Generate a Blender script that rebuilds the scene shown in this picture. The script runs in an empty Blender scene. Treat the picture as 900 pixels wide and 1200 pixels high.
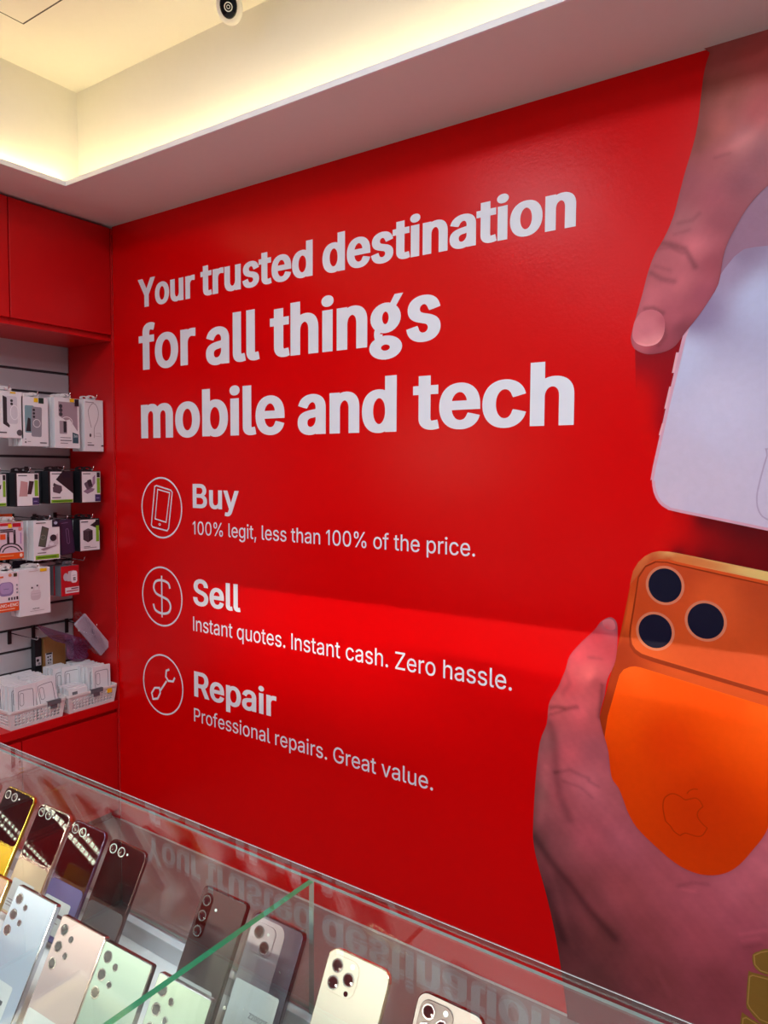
import bpy, bmesh, math, random, json
import numpy as np
from mathutils import Vector, Matrix
from mathutils.geometry import delaunay_2d_cdt
random.seed(7)
# light and finish settings
EXPO = 0.0; WORLD = 0.06; P_CASE = 2.9; P_PANEL = 17; P_DAY = 3.0; P_COVE = 33.0; CASE_TILT = .03; CASE_SPREAD = 25; LEAN = 1.5
PANELS = [(-1.7, .35), (-.4, .35), (.9, .35), (-1.7, -1.4), (-.4, -1.4), (.9, -1.4)]
RV_ROUGH = .28; STEM = .25; BAR = .165; TRACK = .5; SKIN_UP = (1.10, 1.02, .86); SKIN_LOW = (1.36, 1.38, 1.10)
C = bpy.context.scene.collection
PI = math.pi

# ------------------------------------------------------------------ camera, world, lights, exposure
scn = bpy.context.scene
cd = bpy.data.cameras.new('camera'); cam = bpy.data.objects.new('camera', cd); C.objects.link(cam)
cd.sensor_fit = 'HORIZONTAL'; cd.sensor_width = 36; cd.lens = 34.469; cd.clip_start = 0.02
cam.matrix_world = Matrix(((0.823349, -0.036599, 0.566354, 0), (0.567511, 0.043815, -0.822199, 0),
                           (0.005277, 0.998369, 0.056846, 1.73), (0, 0, 0, 1)))
scn.camera = cam
w = bpy.data.worlds.new('world'); scn.world = w; w.use_nodes = True
bgn = w.node_tree.nodes['Background']; bgn.inputs[0].default_value = (0.74, 0.83, 1.0, 1); bgn.inputs[1].default_value = WORLD
scn.view_settings.view_transform = 'Standard'; scn.view_settings.look = 'None'
scn.view_settings.exposure = EXPO; scn.view_settings.gamma = 1; scn.view_settings.use_curve_mapping = False

def area(name, loc, target, sx, sy, power, col, spread=180):
    l = bpy.data.lights.new(name, 'AREA'); l.shape = 'RECTANGLE'; l.size = sx; l.size_y = sy
    l.energy = power; l.color = col; l.spread = math.radians(spread)
    o = bpy.data.objects.new(name, l); C.objects.link(o); o.location = loc
    o.rotation_euler = (Vector(target) - Vector(loc)).to_track_quat('-Z', 'Y').to_euler()
    return o
# light strip under the front edge of the display case glass
area('case_strip_light', (-0.85, 0.012, 1.2096), (-0.85, 1.012, 1.2096-CASE_TILT), 3.0, 0.005, P_CASE, (1.0, 0.90, 0.74), CASE_SPREAD)
# cool ceiling panels over the customer side (their diffusers are built further down)
for px_, py_ in PANELS:
    area('ceiling_panel_lamp', (px_, py_, 3.262), (px_, py_, 0), 0.56, 0.56, P_PANEL, (0.78, 0.89, 1.0))
# daylight from the shop front on the open side of the room
area('shop_front_daylight', (2.6, -0.9, 1.75), (0.0, 0.6, 1.75), 3.0, 2.3, P_DAY, (0.80, 0.88, 1.0))

# ------------------------------------------------------------------ materials
def lin(c):
    if isinstance(c, str): c = [int(c[i:i+2], 16) for i in (0, 2, 4)]
    return tuple((v/255/12.92 if v/255 <= .04045 else ((v/255+.055)/1.055)**2.4) for v in c)
def mat(name, col, rough=.5, metal=0, spec=.5, coat=0, noise=.04, nscale=30, bump=0, bscale=200, attr=False, alpha=1, trans=0):
    m = bpy.data.materials.new(name); m.use_nodes = True
    nt = m.node_tree; b = nt.nodes['Principled BSDF']
    b.inputs['Roughness'].default_value = rough; b.inputs['Metallic'].default_value = metal
    b.inputs['Specular IOR Level'].default_value = spec; b.inputs['Coat Weight'].default_value = coat
    b.inputs['Coat Roughness'].default_value = .06
    b.inputs['Alpha'].default_value = alpha; b.inputs['Transmission Weight'].default_value = trans
    tc = nt.nodes.new('ShaderNodeTexCoord')
    if attr:
        a = nt.nodes.new('ShaderNodeVertexColor'); a.layer_name = 'Col'; src = a.outputs['Color']
    else:
        c = lin(col); r = nt.nodes.new('ShaderNodeRGB'); r.outputs[0].default_value = (*c, 1); src = r.outputs[0]
    if noise:
        n = nt.nodes.new('ShaderNodeTexNoise'); n.inputs['Scale'].default_value = nscale; n.inputs['Detail'].default_value = 4
        nt.links.new(tc.outputs['Object'], n.inputs['Vector'])
        mr = nt.nodes.new('ShaderNodeMapRange'); mr.inputs[3].default_value = 1-noise; mr.inputs[4].default_value = 1+noise
        nt.links.new(n.outputs['Fac'], mr.inputs[0])
        mx = nt.nodes.new('ShaderNodeVectorMath'); mx.operation = 'SCALE'
        nt.links.new(src, mx.inputs[0]); nt.links.new(mr.outputs[0], mx.inputs['Scale']); src = mx.outputs[0]
    nt.links.new(src, b.inputs['Base Color'])
    if bump:
        n2 = nt.nodes.new('ShaderNodeTexNoise'); n2.inputs['Scale'].default_value = bscale; n2.inputs['Detail'].default_value = 3
        nt.links.new(tc.outputs['Object'], n2.inputs['Vector'])
        bp = nt.nodes.new('ShaderNodeBump'); bp.inputs['Strength'].default_value = bump; bp.inputs['Distance'].default_value = .002
        nt.links.new(n2.outputs['Fac'], bp.inputs['Height']); nt.links.new(bp.outputs[0], b.inputs['Normal'])
    return m
def emis(name, col, strength):
    m = bpy.data.materials.new(name); m.use_nodes = True; nt = m.node_tree; nt.nodes.clear()
    e = nt.nodes.new('ShaderNodeEmission'); e.inputs[0].default_value = (*col, 1); e.inputs[1].default_value = strength
    o = nt.nodes.new('ShaderNodeOutputMaterial'); nt.links.new(e.outputs[0], o.inputs[0]); return m
def glass(name, tint=(.96, .985, .975), ior=1.5, rough=0.0, boost=1.0):
    m = bpy.data.materials.new(name); m.use_nodes = True; nt = m.node_tree; nt.nodes.clear()
    t = nt.nodes.new('ShaderNodeBsdfTransparent'); t.inputs[0].default_value = (*tint, 1)
    g = nt.nodes.new('ShaderNodeBsdfGlossy'); g.inputs['Roughness'].default_value = rough; g.inputs[0].default_value = (.95, 1, .98, 1)
    geo = nt.nodes.new('ShaderNodeNewGeometry')   # the same reflectance from inside the pane as from outside
    io = nt.nodes.new('ShaderNodeMapRange'); io.inputs[3].default_value = ior; io.inputs[4].default_value = 1/ior
    nt.links.new(geo.outputs['Backfacing'], io.inputs[0])
    f = nt.nodes.new('ShaderNodeFresnel'); nt.links.new(io.outputs[0], f.inputs[0])
    k = nt.nodes.new('ShaderNodeMath'); k.operation = 'MULTIPLY'; k.inputs[1].default_value = boost; k.use_clamp = True
    nt.links.new(f.outputs[0], k.inputs[0])
    x = nt.nodes.new('ShaderNodeMixShader'); o = nt.nodes.new('ShaderNodeOutputMaterial')
    nt.links.new(k.outputs[0], x.inputs[0]); nt.links.new(t.outputs[0], x.inputs[1]); nt.links.new(g.outputs[0], x.inputs[2])
    nt.links.new(x.outputs[0], o.inputs[0]); return m

M = {}
M['red_vinyl'] = mat('red_vinyl', (222, 0, 4), RV_ROUGH, spec=.15, noise=.02, bump=.22, bscale=90)
M['lettering'] = mat('lettering_white', (236, 238, 246), .5, noise=.01)
M['print'] = mat('mural_print', None, .28, spec=.15, attr=True, noise=.05, nscale=55, bump=.15, bscale=90)
M['pack'] = mat('packaging_print', None, .45, attr=True, noise=.01)
M['red_lam'] = mat('red_laminate', (205, 0, 6), .42, noise=.02)
M['white_paint'] = mat('white_paint', (240, 238, 232), .65, noise=.015)
M['white_lip'] = mat('white_trim_paint', (246, 247, 250), .4, noise=.01)
M['slat'] = mat('grey_slat_board', (205, 204, 208), .5, noise=.02)
M['groove'] = mat('slat_groove', (70, 66, 70), .6)
M['shop_wall'] = mat('dim_shop_wall', (92, 84, 84), .6)
M['floor'] = mat('floor_vinyl', (140, 130, 126), .35, noise=.08, nscale=8)
M['shelf'] = mat('white_shelf', (238, 237, 235), .35, noise=.01)
M['alu'] = mat('brushed_aluminium', (190, 192, 195), .3, metal=1)
M['track'] = mat('grey_track', (196, 199, 203), .35)
M['chrome'] = mat('chrome_wire', (225, 225, 228), .15, metal=1)
M['glass'] = glass('clear_glass')
M['edge'] = mat('green_glass_edge', (40, 110, 90), .12, noise=.05)
M['edge_rear'] = glass('rear_glass_edge', (.40, .50, .47), 1.6, .12, 2.2)
M['edge_deep'] = mat('deep_green_glass_edge', (0, 122, 84), .15, noise=.05)
M['edge_grey'] = mat('grey_glass_edge', (120, 135, 130), .1, noise=.05)
M['dark'] = mat('dark_plastic', (28, 28, 32), .45)
M['black_glass'] = mat('black_mirror_glass', (10, 9, 12), .008, spec=.6)
M['lensglass'] = mat('lens_glass', (10, 12, 18), .05, spec=.8, coat=1)
M['white_pl'] = mat('white_plastic', (236, 234, 232), .4, noise=.01)
M['carton'] = mat('white_carton', (238, 236, 238), .5, noise=.015)
M['cartonblk'] = mat('black_carton', (22, 24, 30), .45)
M['greyclip'] = mat('grey_clip', (105, 108, 115), .4)
M['kraft'] = mat('brown_cardboard', (176, 124, 70), .7, noise=.08, nscale=60)
M['film'] = glass('clear_film', (.90, .90, .93), 1.4, .12, 1.2)
M['pfilm'] = mat('purple_film', (128, 66, 112), .25, alpha=.55, coat=.6)
M['lamp'] = emis('panel_diffuser', (.90, .94, 1), 6)
M['covelamp'] = emis('warm_strip', (1.0, .745, .33), P_COVE)
M['bead'] = emis('led_bead', (1.0, .90, .68), 22)
M['shelf_bead'] = emis('shelf_led_bead', (1.0, .93, .74), 45)

# ------------------------------------------------------------------ mesh helpers
class MB:
    def __init__(s): s.v = []; s.f = []; s.mi = []; s.col = []
    def add(s, vs, fs, mi=0, col=None):
        o = len(s.v); s.v += [tuple(v) for v in vs]
        for f in fs: s.f.append([i+o for i in f]); s.mi.append(mi); s.col.append(col)
        return s
    def box(s, x0, x1, y0, y1, z0, z1, mi=0, col=None):
        vs = [(x, y, z) for z in (z0, z1) for y in (y0, y1) for x in (x0, x1)]
        return s.add(vs, [(0, 2, 3, 1), (4, 5, 7, 6), (0, 1, 5, 4), (2, 6, 7, 3), (0, 4, 6, 2), (1, 3, 7, 5)], mi, col)
    def prism(s, out, z0, z1, mi=0, col=None):
        n = len(out); vs = [(p[0], p[1], z0) for p in out]+[(p[0], p[1], z1) for p in out]
        fs = [tuple(range(n-1, -1, -1)), tuple(range(n, 2*n))]+[(i, (i+1) % n, n+(i+1) % n, n+i) for i in range(n)]
        return s.add(vs, fs, mi, col)
    def poly(s, pts, mi=0, col=None): return s.add(pts, [tuple(range(len(pts)))], mi, col)
    def tube(s, pts, r, n=8, mi=0, col=None, cap=True):
        pts = [Vector(p) for p in pts]; rings = []
        for i, p in enumerate(pts):
            d = (pts[min(i+1, len(pts)-1)]-pts[max(i-1, 0)]).normalized()
            a = d.orthogonal().normalized() if i == 0 else (a-d*a.dot(d)).normalized()
            b = d.cross(a); rr = r[i] if isinstance(r, (list, tuple)) else r
            rings.append([p+(a*math.cos(2*PI*k/n)+b*math.sin(2*PI*k/n))*rr for k in range(n)])
        vs = [v for R_ in rings for v in R_]; m = len(rings)
        fs = [(i*n+k, i*n+(k+1) % n, (i+1)*n+(k+1) % n, (i+1)*n+k) for i in range(m-1) for k in range(n)]
        if cap: fs += [tuple(range(n-1, -1, -1)), tuple((m-1)*n+k for k in range(n))]
        return s.add(vs, fs, mi, col)
    def lathe(s, prof, n=24, cx=0, cy=0, mi=0, col=None, sx=1, sy=1):   # prof: (r,z) about local z
        vs = []; m = len(prof)
        for r, z in prof: vs += [(cx+sx*r*math.cos(2*PI*k/n), cy+sy*r*math.sin(2*PI*k/n), z) for k in range(n)]
        fs = [(i*n+k, i*n+(k+1) % n, (i+1)*n+(k+1) % n, (i+1)*n+k) for i in range(m-1) for k in range(n)]
        if prof[0][0] > 1e-6: fs.append(tuple(range(n-1, -1, -1)))
        if prof[-1][0] > 1e-6: fs.append(tuple((m-1)*n+k for k in range(n)))
        return s.add(vs, fs, mi, col)
    def build(s, name, mats, parent=None, bevel=0, seg=2, smooth=False, matrix=None):
        me = bpy.data.meshes.new(name); me.from_pydata(s.v, [], s.f)
        if not isinstance(mats, (list, tuple)): mats = [mats]
        for m in mats: me.materials.append(m)
        me.polygons.foreach_set('material_index', s.mi)
        if any(c is not None for c in s.col):
            ca = me.color_attributes.new('Col', 'FLOAT_COLOR', 'CORNER')
            for p, c in zip(me.polygons, s.col):
                cc = (*lin(c), 1) if c is not None else (1, 1, 1, 1)
                for li in p.loop_indices: ca.data[li].color = cc
        if smooth: me.polygons.foreach_set('use_smooth', [True]*len(me.polygons))
        me.update(); o = bpy.data.objects.new(name, me); C.objects.link(o)
        if parent: o.parent = parent
        if matrix is not None: o.matrix_world = matrix
        if bevel:
            b = o.modifiers.new('bevel', 'BEVEL'); b.width = bevel; b.segments = seg; b.limit_method = 'ANGLE'; b.angle_limit = math.radians(40)
        return o
def thing(name, label, cat, loc=(0, 0, 0), rot=None, group=None):
    o = bpy.data.objects.new(name, None); C.objects.link(o); o.location = loc; o.empty_display_size = .05
    if rot is not None: o.matrix_world = Matrix.Translation(loc) @ rot.to_4x4()
    return tag(o, label, cat, group)
def tag(o, label, cat, group=None, kind=None):
    if label: o['label'] = label
    if cat: o['category'] = cat
    if group: o['group'] = group
    if kind: o['kind'] = kind
    return o
def struct(name, mb, m, bevel=0):
    o = mb.build(name, m, bevel=bevel); o['kind'] = 'structure'; return o
def dup(root, label=None, group=None, loc=None, rot=None):
    r = root.copy(); C.objects.link(r)
    if label: r['label'] = label
    if group: r['group'] = group
    if loc is not None: r.location = loc
    if rot is not None: r.rotation_euler = rot
    for ch in list(root.children):
        c = ch.copy(); C.objects.link(c); c.parent = r; c.matrix_parent_inverse = ch.matrix_parent_inverse.copy()
        for g in ch.children:
            d = g.copy(); C.objects.link(d); d.parent = c; d.matrix_parent_inverse = g.matrix_parent_inverse.copy()
    return r
def rrect(w, h, r, n=6, cx=0, cy=0):
    out = []
    for qx, qy, a0 in ((1, 1, 0), (-1, 1, 90), (-1, -1, 180), (1, -1, 270)):
        for k in range(n+1):
            a = math.radians(a0+90*k/n); out.append((cx+qx*(w/2-r)+r*math.cos(a), cy+qy*(h/2-r)+r*math.sin(a)))
    return out
def ribbon(pts, wd, closed=False):   # 2D strip around a polyline -> verts, quads
    P_ = [Vector(p) for p in pts]; n = len(P_); L = []; R_ = []
    for i in range(n):
        a = P_[i-1] if (i > 0 or closed) else P_[i]; b = P_[(i+1) % n] if (i < n-1 or closed) else P_[i]
        d1 = (P_[i]-a); d2 = (b-P_[i])
        d1 = d1.normalized() if d1.length > 1e-9 else d2.normalized(); d2 = d2.normalized() if d2.length > 1e-9 else d1
        t = (d1+d2).normalized() if (d1+d2).length > 1e-6 else d1
        nn = Vector((-t.y, t.x)); k = wd/2/max(.4, nn.dot(Vector((-d1.y, d1.x))))
        L.append(P_[i]+nn*k); R_.append(P_[i]-nn*k)
    vs = L+R_; m = n if closed else n-1
    return vs, [(i, n+i, n+(i+1) % n, (i+1) % n) for i in range(m)]
def ell(cx, cy, rx, ry, n=40): return [(cx+rx*math.cos(2*PI*k/n), cy+ry*math.sin(2*PI*k/n)) for k in range(n)]
def catmull(pts, k=5, closed=True):
    n = len(pts); out = []
    for i in range(n if closed else n-1):
        p = [Vector(pts[(i+j-1) % n]) if closed else Vector(pts[min(max(i+j-1, 0), n-1)]) for j in range(4)]
        for s in range(k):
            t = s/k; out.append(.5*((2*p[1])+(p[2]-p[0])*t+(2*p[0]-5*p[1]+4*p[2]-p[3])*t*t+(3*p[1]-p[0]-3*p[2]+p[3])*t**3))
    if not closed: out.append(Vector(pts[-1]))
    return out

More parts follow.
